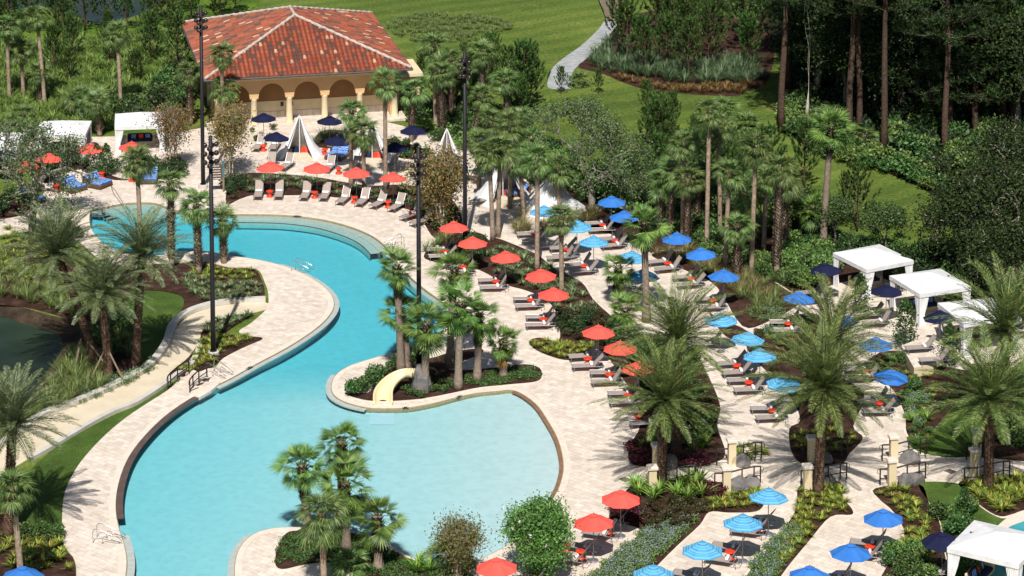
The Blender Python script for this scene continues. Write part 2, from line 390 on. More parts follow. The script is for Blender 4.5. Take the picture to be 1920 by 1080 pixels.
def slab(name, loops, z, mats, skirt=.25, side=0):
    """flat sheet with holes and a vertical skirt"""
    loops = [[Vector((p[0], p[1], 0)) for p in L] for L in loops]
    tri = tessellate_polygon(loops); flat = [p for L in loops for p in L]
    b = MB(); b.v = [(p.x, p.y, z) for p in flat]
    for t in tri:
        a, c, d = (flat[i] for i in t)
        b.f.append(tuple(t) if (c-a).cross(d-a).z > 0 else tuple(reversed(t))); b.m.append(0)
    for L in loops:
        for i in range(len(L)):
            p, q = L[i], L[(i+1) % len(L)]
            if skirt: b.quad((p.x, p.y, z), (q.x, q.y, z), (q.x, q.y, z-skirt), (p.x, p.y, z-skirt), mi=side)
    return link(name, b.mesh(name, mats))
def ribbon(name, path, w0, w1, z, mats, thick=.1, closed=False, parent=None):
    """strip between the offsets w0 and w1 to the left of the path"""
    P = [Vector((p[0], p[1], 0)) for p in path]; N = len(P); L = []
    for i in range(N):
        a = P[(i-1) % N] if closed else P[max(i-1, 0)]; c = P[(i+1) % N] if closed else P[min(i+1, N-1)]
        d = (c-a).normalized(); nn = Vector((-d.y, d.x, 0)); L.append((P[i]+nn*w0, P[i]+nn*w1))
    b = MB()
    for i in range(N if closed else N-1):
        (a, a2), (c, c2) = L[i], L[(i+1) % N]; u = lambda p, dz=0: (p.x, p.y, z-dz)
        b.quad(u(a), u(c), u(c2), u(a2)); b.quad(u(a, thick), u(c, thick), u(c), u(a)); b.quad(u(a2), u(c2), u(c2, thick), u(a2, thick))
    return link(name, b.mesh(name, mats), parent)
def rnd(a, b): return random.uniform(a, b)
def scatter(pts, n, z=0, smooth=True, mind=0, avoid=()):
    """n random ground points inside a polygon of the photo"""
    W = wpoly(pts, z, smooth); xs = [p[0] for p in W]; ys = [p[1] for p in W]; out = []; tries = 0
    while len(out) < n and tries < n*60:
        tries += 1; x, y = rnd(min(xs), max(xs)), rnd(min(ys), max(ys))
        if inpoly(x, y, W) and all((x-a[0])**2+(y-a[1])**2 > mind*mind for a in out) and not any(inpoly(x, y, A) for A in avoid):
            out.append(Vector((x, y, z)))
    return out
_on = 'first second third fourth fifth sixth seventh eighth ninth tenth eleventh twelfth thirteenth fourteenth fifteenth sixteenth seventeenth eighteenth nineteenth'.split()
ORD = list(_on)
for t_ in ('twent', 'thirt', 'fort', 'fift', 'sixt', 'sevent', 'eight'): ORD += [t_+'ieth']+[t_+'y-'+q_ for q_ in _on[:9]]

DZ = .05                                   # deck level
# ============================================================ GROUND, DECK, POOL
POOL = [(170,396),(200,388),(240,381),(290,381),(330,394),(400,401),(460,402),(520,403),(570,407),(620,415),(670,430),(705,447),(728,468),(745,492),(768,518),(800,545),(832,568),(848,588),(838,612),(800,635),(760,655),(715,668),(660,685),(632,702),(622,722),(626,740),(645,753),(675,762),(705,766),(760,765),(810,757),(850,747),(890,738),(930,734),(966,733),
        (1004,757),(1028,790),(1048,828),(1057,870),(1053,902),(1038,935),(1000,985),(940,1030),(880,1056),(820,1062),(775,1048),(730,1022),(690,1003),(640,994),(575,990),(515,991),(475,1003),(450,1028),(441,1060),(442,1100),(450,1160),(240,1160),(232,1110),(237,1060),(234,1030),(226,1003),(219,975),(217,940),(224,900),(240,860),(265,825),(300,789),(335,762),(375,738),(430,711),(480,683),(540,651),(590,618),(617,592),(626,570),(617,548),(590,526),(555,508),(520,496),(475,486),(430,480),(380,471),(330,476),(260,480),(205,464),(172,432)]
pool = wpoly(POOL, DZ, n=4)
def area(P): return sum(P[i][0]*P[i-1][1]-P[i-1][0]*P[i][1] for i in range(len(P)))
if area(pool) > 0: pool.reverse()         # counter-clockwise or clockwise, decided once below
def offset(P, d):
    out = []
    for i in range(len(P)):
        t = (Vector(P[(i+1) % len(P)][:2])-Vector(P[i-1][:2])).normalized(); out.append(Vector((P[i][0]-t.y*d, P[i][1]+t.x*d, P[i][2])))
    return out
INW = .3 if abs(area(offset(pool, .3))) < abs(area(pool)) else -.3
SG = 1 if INW > 0 else -1                  # the side of the outline that the water lies on
LAKE_A = [(-120,560),(0,566),(40,575),(90,590),(130,600),(152,625),(140,660),(110,700),(88,738),(40,760),(-120,800)]
LAKE_B = [(-120,-90),(330,-90),(330,-10),(290,14),(240,34),(190,44),(140,30),(100,18),(40,22),(-10,24),(-120,30)]
lakeA = wpoly(LAKE_A, 0); lakeB = wpoly(LAKE_B, 0)
big = [Vector((-900, 60, 0)), Vector((900, 60, 0)), Vector((900, 1800, 0)), Vector((-900, 1800, 0))]
hole = [Vector((p[0], p[1], 0)) for p in offset(pool, -SG*.35)][::2]
g = slab('ground', [big, hole, lakeA[::2], lakeB[::2]], -.02, 'lawn', 0); tag(g, kind='structure')
def bank(name, L, dz=1.3, inn=3.2):
    if area(L) > 0: L = L[::-1]
    A = offset(L, 0); B = offset(L, inn)
    if abs(area(B)) > abs(area(A)): B = offset(L, -inn)
    b = MB()
    for i in range(len(L)):
        p, q, r, s_ = A[i], A[(i+1) % len(L)], B[(i+1) % len(L)], B[i]
        b.quad((p.x, p.y, -.02), (q.x, q.y, -.02), (r.x, r.y, -dz), (s_.x, s_.y, -dz))
    tag(link(name, b.mesh(name, 'bank')), kind='structure')
bank('lake_bank', lakeA[::2]); bank('pond_bank', lakeB[::2])
M['lake_w'] = water_mat('lake_surface', (.2, .3, .2, 1), 0, (.25, .3, .26, 1), .5, .5)
for nm, L in (('lake', lakeA), ('pond', lakeB)):
    xs = [p[0] for p in L]; ys = [p[1] for p in L]
    b = MB(); b.quad((min(xs)-2, min(ys)-2, -.55), (max(xs)+2, min(ys)-2, -.55), (max(xs)+2, max(ys)+2, -.55), (min(xs)-2, max(ys)+2, -.55))
    tag(link(nm+'_water', b.mesh(nm+'_water', 'lake')), kind='structure')
def wmat():
    m, n, l, b = mat('lake'); b.inputs['Roughness'].default_value = .12; b.inputs['Specular IOR Level'].default_value = .12
    t = noise(n, l, .12, 3); r = ramp(n, l, t.outputs[0], [(.35, lin('#161D14')), (.7, lin('#34463A'))]); l.new(r.outputs[0], b.inputs['Base Color'])
    t2 = noise(n, l, 1.3, 4); bump(n, l, t2.outputs[0], b, .35, .06); return m
_lm = wmat()
for nm in ('lake_water', 'pond_water'): bpy.data.objects[nm].data.materials[0] = _lm

DECK = [(-130,450),(-130,412),(0,413),(50,398),(85,352),(60,300),(50,262),(240,255),(340,246),(430,232),(560,226),(700,226),(770,240),(850,262),(930,285),(990,340),(1085,383),(1092,424),(1160,443),(1222,475),(1245,490),(1300,512),(1345,540),(1378,575),(1392,613),(1440,606),(1500,575),(1524,552),(1556,536),(1640,520),(1712,545),(1748,566),(1818,596),(1880,610),(2080,630),(2080,1180),(142,1180),(143,1080),(139,1048),(125,1030),(117,1005),(119,935),(135,892),(160,855),(202,811),(250,773),(315,731),(335,712),(352,690),(400,690),(418,672),(460,650),(492,636),(478,633),(448,622),(470,606),(500,578),(503,552),(496,528),(480,503),(430,500),(380,489),(330,492),(255,500),(190,486),(150,455),(110,432),(60,432),(0,440)]
deckW = wpoly(DECK, DZ, n=4)
d = slab('pool_deck', [deckW, pool], DZ, 'deck', .3); tag(d, kind='structure')
# coping, tile band, basin
tag(ribbon('coping', pool, -SG*.42, 0, DZ+.035, 'coping', .06, True), kind='structure')
tag(ribbon('waterline_tile', pool, 0, SG*.05, DZ+.03, 'tile_edge', .3, True), kind='structure')
WZ = -.02
px_b = G(1057, 870)[0]
def floor_z(x, y):
    """deep basin; a beach that runs out at the right of the lower pool"""
    d = .68
    q = .02+max(0, px_b-x)*.0155; y1 = G(900, 735)[1]; f = min(1, max(0, (y1+7-y)/8))
    if q < d: d = d+(q-d)*(f if x < G(700, 735)[0] else float(y < y1+1.5))
    return -d-.1
b = MB(); xs0, xs1, ys0, ys1 = min(p[0] for p in pool)-1, max(p[0] for p in pool)+1, min(p[1] for p in pool)-1, max(p[1] for p in pool)+1
nx, ny = 70, 110
V = [(xs0+(xs1-xs0)*i/nx, ys0+(ys1-ys0)*j/ny) for j in range(ny+1) for i in range(nx+1)]
b.v = [(x, y, floor_z(x, y)) for x, y in V]
b.f = [(j*(nx+1)+i, j*(nx+1)+i+1, (j+1)*(nx+1)+i+1, (j+1)*(nx+1)+i) for j in range(ny) for i in range(nx)]; b.m = [0]*len(b.f)
for i in range(len(pool)):
    p, q = pool[i], pool[(i+1) % len(pool)]
    b.quad((p.x, p.y, -.2), (q.x, q.y, -.2), (q.x, q.y, -1.6), (p.x, p.y, -1.6))
tag(link('pool_basin', b.mesh('pool_basin', 'pool_floor')), kind='structure')
ws = slab('pool_water', [offset(pool, -SG*.03)], WZ, 'pool_water', 0)
b = MB(); me = ws.data
b.v = [tuple(v.co) for v in me.vertices]+[(v.co.x, v.co.y, -2.2) for v in me.vertices]; nv = len(me.vertices)
for p in me.polygons: b.f += [tuple(p.vertices), tuple(nv+k for k in reversed(p.vertices))]; b.m += [0, 0]
for i in range(nv): j = (i+1) % nv; b.f.append((j, i, i+nv, j+nv)); b.m.append(0)
ws.data = b.mesh('pool_water', 'pool_water'); tag(ws, kind='structure')
def near_idx(px, py):
    t = G(px, py); return min(range(len(pool)), key=lambda i: (pool[i][0]-t.x)**2+(pool[i][1]-t.y)**2)
def sub(a, b_):
    """stretch of the pool outline between two photo points, the shorter way"""
    i, j = near_idx(*a), near_idx(*b_); N = len(pool)
    f = [pool[(i+k) % N] for k in range((j-i) % N+1)]; r = [pool[(i-k) % N] for k in range((i-j) % N+1)]
    return (f, SG) if len(f) <= len(r) else (r, -SG)
def band(name, a, b_, w0, w1, z, m_, thick=.1):
    P, s_ = sub(a, b_); return tag(ribbon(name, P, s_*w0, s_*w1, z, m_, thick), kind='structure')
# underwater ledges and steps
band('pool_ledge', (450,402), (728,468), .03, 1.5, -.16, 'shelf', .5)
band('pool_ledge', (450,402), (728,468), .03, .7, -.08, 'shelf', .5)
band('pool_ledge_lip', (450,402), (728,468), 1.44, 1.505, -.155, 'grout', .05)
band('pool_ledge', (728,468), (848,588), .03, .45, -.09, 'shelf', .5)
for k in range(4): band('pool_step', (172,396), (335,395), .03, .7+k*.62, -.10-.09*k, 'shelf', .45)
band('pool_rim', (626,570), (400,727), .03, .42, -.004, 'rim', .10)
band('pool_rim', (626,570), (520,496), .03, .42, -.004, 'rim', .10)
band('pool_rim', (622,722), (690,765), .03, .42, -.004, 'rim', .10)
band('pool_rim', (640,702), (622,722), .03, .42, -.004, 'rim', .10)
band('pool_rim', (226,1003), (237,1100), .03, .5, -.004, 'rim', .10)
band('pool_rim', (475,1003), (442,1100), .03, .42, -.004, 'rim', .10)
band('waterline_slate', (380,736), (219,978), .0, .44, DZ+.045, 'slate', .06)
band('beach_drain', (966,733), (1038,935), -.05, .3, DZ+.02, 'beach_edge', .1)

# paths, kerbs and lawns
def sheet(name, pts, z, m_, skirt=.1, smooth=True, kind='structure', **k):
    o = slab(name, [wpoly(pts, z, smooth)], z, m_, skirt); tag(o, kind=kind, **k); return o
TR_OUT = [(-120,890),(-20,850),(25,828),(85,783),(140,762),(190,741),(235,720),(278,696),(303,672),(320,645),(330,615),(352,594),(385,580),(430,571),(498,567)]
TR_IN = [(-120,960),(-20,905),(50,862),(100,834),(165,795),(210,772),(250,756),(300,724),(330,702),(352,686),(365,664),(372,640),(388,614),(412,599),(450,590),(498,580)]
sheet('river_path', TR_OUT+TR_IN[::-1], .015, 'path', .1)
for P in (TR_OUT, ):
    W = wpoly(P, 0, True, 5, False); tag(ribbon('path_kerb', W, .0, .55, .32, 'kerb', .4), kind='structure')
W = wpoly(TR_IN[2:12], 0, True, 5, False); tag(ribbon('path_kerb', W, -.4, .0, .22, 'kerb', .3), kind='structure')
sheet('side_lawn', [(40,900),(100,842),(165,803),(215,778),(255,762),(305,731),(312,720),(314,730),(250,773),(202,811),(160,855),(135,892),(119,935),(117,1000),(60,985),(20,960)], .02, 'turf', .05)
sheet('bank_lawn', [(250,520),(300,505),(345,530),(400,560),(398,578),(350,590),(326,615),(315,645),(298,672),(262,690),(240,640),(240,580)], .012, 'turf', .05)
sheet('cart_path', [(1030,165),(1028,148),(1034,130),(1055,110),(1090,85),(1122,55),(1138,36),(1172,36),(1155,55),(1120,90),(1090,118),(1074,135),(1072,165)], .0, 'asphalt', .05)
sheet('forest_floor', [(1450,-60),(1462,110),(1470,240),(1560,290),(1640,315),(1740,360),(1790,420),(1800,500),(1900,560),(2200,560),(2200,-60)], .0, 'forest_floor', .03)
sheet('meadow', [(-120,30),(60,28),(130,40),(200,48),(300,25),(340,-30),(470,-30),(480,20),(400,60),(360,180),(330,240),(240,250),(40,255),(-120,420)], .0, 'rough', .03)
sheet('shrub_soil', [(960,440),(1000,370),(1085,330),(1230,330),(1330,400),(1400,440),(1480,430),(1600,455),(1680,470),(1560,500),(1500,545),(1500,575),(1440,604),(1392,612),(1340,540),(1237,490),(1100,422)], .0, 'mulch', .03)
sheet('shrub_soil', [(1085,126),(1130,138),(1170,155),(1215,168),(1290,176),(1380,180),(1392,172),(1440,150),(1440,60),(1300,20),(1180,30),(1130,85),(1100,110)], .0, 'mulch', .03)
sheet('shrub_soil', [(1470,520),(1500,575),(1556,536),(1640,520),(1712,545),(1748,566),(1818,596),(1880,610),(2080,630),(2080,560),(1860,520),(1760,480),(1640,470),(1560,490)], .006, 'mulch', .03)
sheet('lake_soil', [(-120,520),(60,440),(140,500),(230,470),(250,520),(240,600),(262,690),(230,722),(135,764),(84,786),(88,738),(140,660),(152,625),(130,600),(40,575),(-120,560)], .004, 'mulch', .03)
sheet('corner_soil', [(-120,985),(20,965),(60,988),(118,1003),(124,1030),(138,1050),(142,1180),(-120,1180)], .004, 'mulch', .03)

# planting beds, a hand's breadth above the paving, with a paver edge
BEDS = {
 'hedge': [(424,383),(432,336),(470,325),(540,328),(600,334),(650,343),(700,349),(745,347),(790,352),(845,372),(868,420),(850,448),(815,447),(795,420),(772,396),(735,388),(700,382),(672,373),(628,371),(600,366),(540,367),(480,366),(450,374)],
 'north_bed': [(590,275),(600,248),(640,245),(690,262),(740,262),(800,285),(780,300),(700,288),(650,280)],
 'west_bed': [(60,330),(75,292),(150,300),(210,330),(250,335),(262,300),(300,312),(330,310),(348,330),(330,335),(260,338),(205,337),(160,318),(110,330),(90,345)],
 'corner_bed': [(-120,408),(-60,395),(0,385),(50,370),(60,392),(30,407),(-20,412)],
 'middle_bed': [(797,486),(806,466),(840,446),(880,436),(905,440),(918,452),(930,447),(968,461),(1010,480),(1040,505),(1090,530),(1112,562),(1140,588),(1185,625),(1250,640),(1300,660),(1325,700),(1350,760),(1345,800),(1360,850),(1340,868),(1280,878),(1215,876),(1182,868),(1180,838),(1200,800),(1192,750),(1160,700),(1135,665),(1112,655),(1090,670),(1062,676),(1030,668),(1002,655),(992,641),(1012,634),(1045,640),(1050,620),(1042,585),(1020,560),(985,545),(950,535),(915,515),(880,500),(850,498)],
 'grass_bed': [(1222,478),(1260,470),(1330,480),(1400,500),(1490,555),(1500,570),(1440,604),(1392,612),(1345,540),(1300,514),(1245,492)],
 'flower_bed': [(1400,640),(1440,612),(1500,590),(1540,595),(1560,640),(1570,700),(1620,740),(1600,800),(1618,822),(1592,852),(1575,872),(1510,872),(1485,850),(1480,805),(1500,790),(1485,750),(1440,700),(1410,670)],
 'right_bed': [(1640,668),(1690,660),(1714,692),(1750,684),(1850,700),(2000,690),(2000,860),(1960,868),(1830,858),(1740,852),(1720,835),(1700,812),(1697,780),(1680,740),(1660,715)],
 'lower_bed': [(1186,912),(1240,900),(1340,905),(1400,905),(1432,925),(1433,945),(1417,960),(1367,962),(1330,961),(1312,985),(1272,1022),(1232,1062),(1190,1110),(1080,1110),(1115,1078),(1160,1035),(1202,996),(1145,975),(1152,948)],
 'slope_bed': [(1494,936),(1500,912),(1547,903),(1577,907),(1581,935),(1597,955),(1596,966),(1557,970),(1517,1015),(1465,1080),(1440,1130),(1370,1130),(1400,1080),(1440,1030),(1488,966)],
 'corner_slope_bed': [(1641,917),(1722,908),(1742,945),(1762,982),(1765,1010),(1775,1060),(1780,1130),(1640,1130),(1655,1077),(1680,1040),(1695,1008),(1691,985),(1672,957),(1648,936)],
 'fan_bed': [(1798,906),(1850,898),(1960,895),(1990,950),(1910,962),(1875,969),(1840,950),(1815,925)],
 'slide_bed': [(646,738),(690,737),(705,715),(722,695),(740,684),(770,676),(810,672),(850,660),(900,655),(900,665),(840,690),(870,695),(930,690),(980,684),(1010,690),(1016,705),(1005,716),(960,721),(900,727),(850,737),(815,744),(775,750),(720,753),(680,750)],
 'shore_bed': [(516,1058),(520,1030),(535,1003),(560,996),(640,998),(690,1008),(730,1030),(775,1052),(820,1064),(860,1072),(900,1090),(860,1130),(700,1120),(660,1075),(620,1056),(570,1060),(530,1068)],
 'peninsula_bed': [(240,540),(262,500),(330,496),(380,492),(430,503),(476,505),(492,530),(496,550),(490,565),(430,569),(385,578),(352,592),(330,610),(345,560),(300,545)],
 'lamp_bed': [(374,640),(378,624),(396,606),(430,594),(474,588),(460,598),(436,613),(424,624),(440,629),(475,632),(492,636),(458,651),(415,673),(396,688),(345,706),(318,703),(330,690),(354,670)],
 'umbrella_bed': [(1330,588),(1350,600),(1392,616),(1420,640),(1410,650),(1360,630)],
}
BEDW = {}
for k_, P in BEDS.items():
    W = wpoly(P, DZ, n=4); BEDW[k_] = W
    tag(slab('planting_bed', [W], DZ+.05, 'mulch', .06), kind='structure')
    if k_ in ('peninsula_bed', 'lamp_bed', 'umbrella_bed'): continue
    if area(W) > 0: W2 = W
    else: W2 = W[::-1]
    o = ribbon('bed_edging', W2, 0, .16, DZ+.03, 'coping', .05, True)
    if abs(area(offset(W2, .16))) < abs(area(W2)):
        bpy.data.objects.remove(o); o = ribbon('bed_edging', W2, 0, -.16, DZ+.03, 'coping', .05, True)
    tag(o, kind='structure')
sheet('side_lawn', [(1725,906),(1800,907),(1815,926),(1842,953),(1876,971),(1902,970),(1880,985),(1865,990),(1850,1040),(1830,1090),(1785,1130),(1778,1060),(1766,1005),(1764,980),(1744,944)], DZ+.05, 'turf', .06)
sheet('side_lawn', [(1700,820),(1735,850),(1830,850),(1840,780),(1810,740),(1780,770),(1745,810)], DZ+.07, 'turf', .06)
# raised terrace by the cabanas
o = slab('cabana_terrace', [wpoly([(1690,648),(1714,690),(1750,682),(1772,650),(1742,628)], .8, False)], .8, ['deck', 'cream'], .8, 1); tag(o, kind='structure')
# small round pool in the corner
sp = wpoly([(1838,1100),(1848,1040),(1862,1002),(1888,976),(1925,960),(2000,950),(2000,1100)], DZ)
tag(slab('plunge_pool_surround', [sp], DZ+.16, 'coping', .2), kind='structure')
sp2 = wpoly([(1860,1100),(1870,1035),(1884,1001),(1915,984),(2000,966),(2000,1100)], DZ)
tag(slab('plunge_pool_water', [sp2], DZ+.17, plain('plunge_water', '#3E9AA5', '#52AEB6', .08, 1, spec=.5), .02), kind='structure')
# ============================================================ PLANT MESHES
def frame(az, el):
    """matrix whose X axis points to azimuth/elevation"""
    return Matrix.Rotation(az, 4, 'Z') @ Matrix.Rotation(-el, 4, 'Y')
def fan_leaf(b, T, pet, rad, n=16, spread=105, droop=.25, mi=0, stem=1):
    """petiole along +X then a fan of pointed segments"""
    b.add([(0, -.02, 0), (0, .02, 0), (pet, .012, 0), (pet, -.012, 0)], [(0, 1, 2, 3)], stem, T)
    st = R(spread)*2/n
    for k in range(n):
        a = -R(spread)+st*(k+.5); ca, sa = math.cos(a), math.sin(a)
        r = rad*(1-.28*abs(a)/R(120))*rnd(.9, 1.06); wd = st*.42*rad*.55
        fold = .12*rad*abs(math.sin(a))*.6
        def P(rr, off, dz): return (pet+ca*rr-sa*off, sa*rr+ca*off, dz+fold*rr/rad)
        dz = droop*r*rnd(.6, 1.3)
        i = len(b.v)
        b.v.extend([tuple(T @ Vector(q)) for q in (P(.03, 0, 0), P(r*.55, -wd, -.02*r), P(r*.55, wd, -.02*r), P(r*.8, 0, -dz*.3), P(r, 0, -dz))])
        b.f.extend([(i, i+1, i+2), (i+1, i+4, i+2)]); b.m.extend([mi, mi])
def fan_crown(seed, kind):
    random.seed(seed); b = MB()
    if kind == 'sabal': N, pet, rad, sp, dr, lo_, hi = 50, (.55, 1.0), (.85, 1.1), 66, .42, -52, 86
    elif kind == 'fan': N, pet, rad, sp, dr, lo_, hi = 38, (.75, 1.15), (.95, 1.2), 80, .14, -55, 84
    ga = 2.39996
    for k in range(N):
        t = k/(N-1); el = R(lo_+(hi-lo_)*t**.85); az = k*ga+rnd(-.2, .2)
        T = frame(az, el) @ Matrix.Rotation(rnd(-.5, .5), 4, 'X') @ Matrix.Rotation(rnd(.1, .5), 4, 'Y')
        sz = rnd(.85, 1.1)*(1 if t < .85 else .8)
        fan_leaf(b, T, rnd(*pet)*sz, rnd(*rad)*sz, 16 if kind == 'fan' else 15, sp, dr, 0, 0)
    if kind == 'sabal':
        for k in range(5):
            fan_leaf(b, frame(rnd(0, 6.3), R(rnd(-75, -60))), .6, .7, 12, 60, .3, 1, 1)
    random.seed(seed+999); return b
def date_crown(seed, L=5.4, N=70):
    random.seed(seed); b = MB(); ga = 2.39996
    for k in range(N):
        t = k/(N-1); el0 = R(-18+100*t**1.05+rnd(-5, 5)); az = k*ga+rnd(-.15, .15); LL = L*rnd(.86, 1.05)*(1 if t > .15 else .8)
        p = Vector((0, 0, 0)); el = el0; seg = 22; ds = LL/seg; pts = []; els = []
        for i in range(seg+1):
            pts.append(p.copy()); els.append(el); p = p+Vector((math.cos(el)*ds, 0, math.sin(el)*ds)); el -= (.5+.55*max(0, math.sin(el0)))/seg*(.3+1.5*(i/seg))
        Tz = Matrix.Rotation(az, 4, 'Z')
        for i in range(0, seg, 3):
            j = min(i+3, seg); wr = .045*(1-i/seg)+.01
            b.add([pts[i]+Vector((0, -wr, 0)), pts[i]+Vector((0, wr, 0)), pts[j]+Vector((0, wr*.8, 0)), pts[j]+Vector((0, -wr*.8, 0))], [(0, 1, 2, 3)], 0, Tz)
        for i in range(4, seg*2+8):
            f = i/(seg*2+8); q = f*seg; a = int(q); base = pts[a].lerp(pts[min(a+1, seg)], q-a); e = els[min(a, seg)]
            ll = .62*math.sin(math.pi*min(1, .12+f*.86))**.6*rnd(.85, 1.1); fx = Vector((math.cos(e), 0, math.sin(e))); fu = Vector((-math.sin(e), 0, math.cos(e)))
            for sd in (-1, 1):
                d = (fx*.75+Vector((0, sd*.85, 0))+fu*rnd(.05, .35)).normalized(); wv = fx*.036
                tip = base+d*ll-Vector((0, 0, .1*ll)); md = base+d*ll*.5
                b.add([base, md+wv, tip, md-wv], [(0, 1, 2, 3)], 0, Tz)
    random.seed(seed+999); return b
def needles(b, c, r, n, mi=0, wd=.05, up=.25):
    for k in range(n):
        d = Vector((rnd(-1, 1), rnd(-1, 1), rnd(-.8, 1)+up)).normalized(); s_ = d.cross(Vector((rnd(-1, 1), rnd(-1, 1), rnd(-1, 1)))).normalized()*wd*.5
        ll = r*rnd(.7, 1.15); i = len(b.v)
        b.v.extend([tuple(c-s_), tuple(c+s_), tuple(c+d*ll+s_*.3), tuple(c+d*ll-s_*.3)]); b.f.append((i, i+1, i+2, i+3)); b.m.append(mi)
def young_pine(seed, h=5.0):
    """trunk and crown of a small pine, upright shoots in whorls"""
    random.seed(seed); tr = MB(); cr = MB(); lean = rnd(-.15, .15)
    P = [Vector((lean*(z/h)**2, 0, z)) for z in [h*i/8 for i in range(9)]]
    tr.tube(P, [.1*(1-i/9.5) for i in range(9)], 6)
    def shoot(a, c, l_, r_):
        """bottle brush of needles along the end of a shoot"""
        d = (c-a).normalized(); m_ = int(l_/.09)
        for q in range(m_):
            p = c-d*l_*(q/m_)
            for _ in range(7):
                e = (d*rnd(.5, 1.1)+Vector((rnd(-1, 1), rnd(-1, 1), rnd(-.6, 1)))*.75).normalized(); w_ = e.cross(Vector((rnd(-1, 1), rnd(-1, 1), rnd(-1, 1)))).normalized()*.034
                i = len(cr.v); cr.v.extend([tuple(p-w_), tuple(p+w_), tuple(p+e*r_*rnd(.8, 1.2)+w_*.3), tuple(p+e*r_*rnd(.8, 1.2)-w_*.3)]); cr.f.append((i, i+1, i+2, i+3)); cr.m.append(0)
    z = h*rnd(.14, .30); k = 0
    while z < h*.95:
        f = (z-h*.2)/(h*.8); ln = h*.25*(1-f)**.7*rnd(.8, 1.1)+.25
        for j in range(5):
            az = j*2*math.pi/5+k*.7+rnd(-.35, .35); l2 = ln*rnd(.5, 1.2); q0 = Vector((lean*(z/h)**2, 0, z)); pts = [q0]; g_ = rnd(.5, .9)
            for i in range(1, 5):
                t = i/4; pts.append(q0+Vector((math.cos(az)*l2*t, math.sin(az)*l2*t, l2*(.15*t+g_*t*t))))
            tr.tube(pts, [.03, .025, .02, .015, .01], 4, cap=False)
            shoot(pts[3], pts[4]+Vector((0, 0, .25)), .6, .24)
            a2 = az+rnd(.5, .9); e2 = pts[2]+Vector((math.cos(a2)*.3*l2, math.sin(a2)*.3*l2, .35)); shoot(pts[2], e2, .45, .22)
        z += h*.075; k += 1
    shoot(Vector((lean, 0, h-.6)), Vector((lean, 0, h)), .9, .24)
    random.seed(seed+999); return tr, cr
def tall_pine(seed, h=24, c0=.5):
    random.seed(seed); tr = MB(); cr = MB(); lean = rnd(-.9, .9)
    P = [Vector((lean*(z/h)**1.5+.12*math.sin(z*.5), 0, z)) for z in [h*i/12 for i in range(13)]]
    tr.tube(P, [.30*(1-.75*(i/12)**1.3)+(.08 if i == 0 else 0) for i in range(13)], 9)
    for k in range(78):
        f = rnd(0, 1); z = h*(c0+(1-c0)*f*.98); az = rnd(0, 6.3); ln = (3.6*(1-f)**.6+.8)*rnd(.6, 1.1); q0 = Vector((lean*(z/h)**1.5, 0, z)); pts = [q0]
        e = R(rnd(-5, 25))
        for i in range(1, 6): t = i/5; pts.append(q0+Vector((math.cos(az)*ln*t, math.sin(az)*ln*t, ln*t*math.sin(e)+.12*ln*t*t)))
        tr.tube(pts, [.07, .06, .05, .04, .03, .02], 4, cap=False)
        for i in (2, 3, 4, 5):
            for r_ in range(4): needles(cr, pts[i]+Vector((rnd(-.7, .7), rnd(-.7, .7), rnd(-.2, .45))), .42, 16, 0, .06, .4)
    random.seed(seed+999); return tr, cr
def leafquad(b, c, sz, mi=0):
    d = Vector((rnd(-1, 1), rnd(-1, 1), rnd(-.5, .9))).normalized(); s_ = d.cross(Vector((rnd(-1, 1), rnd(-1, 1), rnd(-1, 1)))).normalized()
    i = len(b.v); b.v.extend([tuple(c), tuple(c+d*sz*.55+s_*sz*.28), tuple(c+d*sz), tuple(c+d*sz*.55-s_*sz*.28)]); b.f.append((i, i+1, i+2, i+3)); b.m.append(mi)
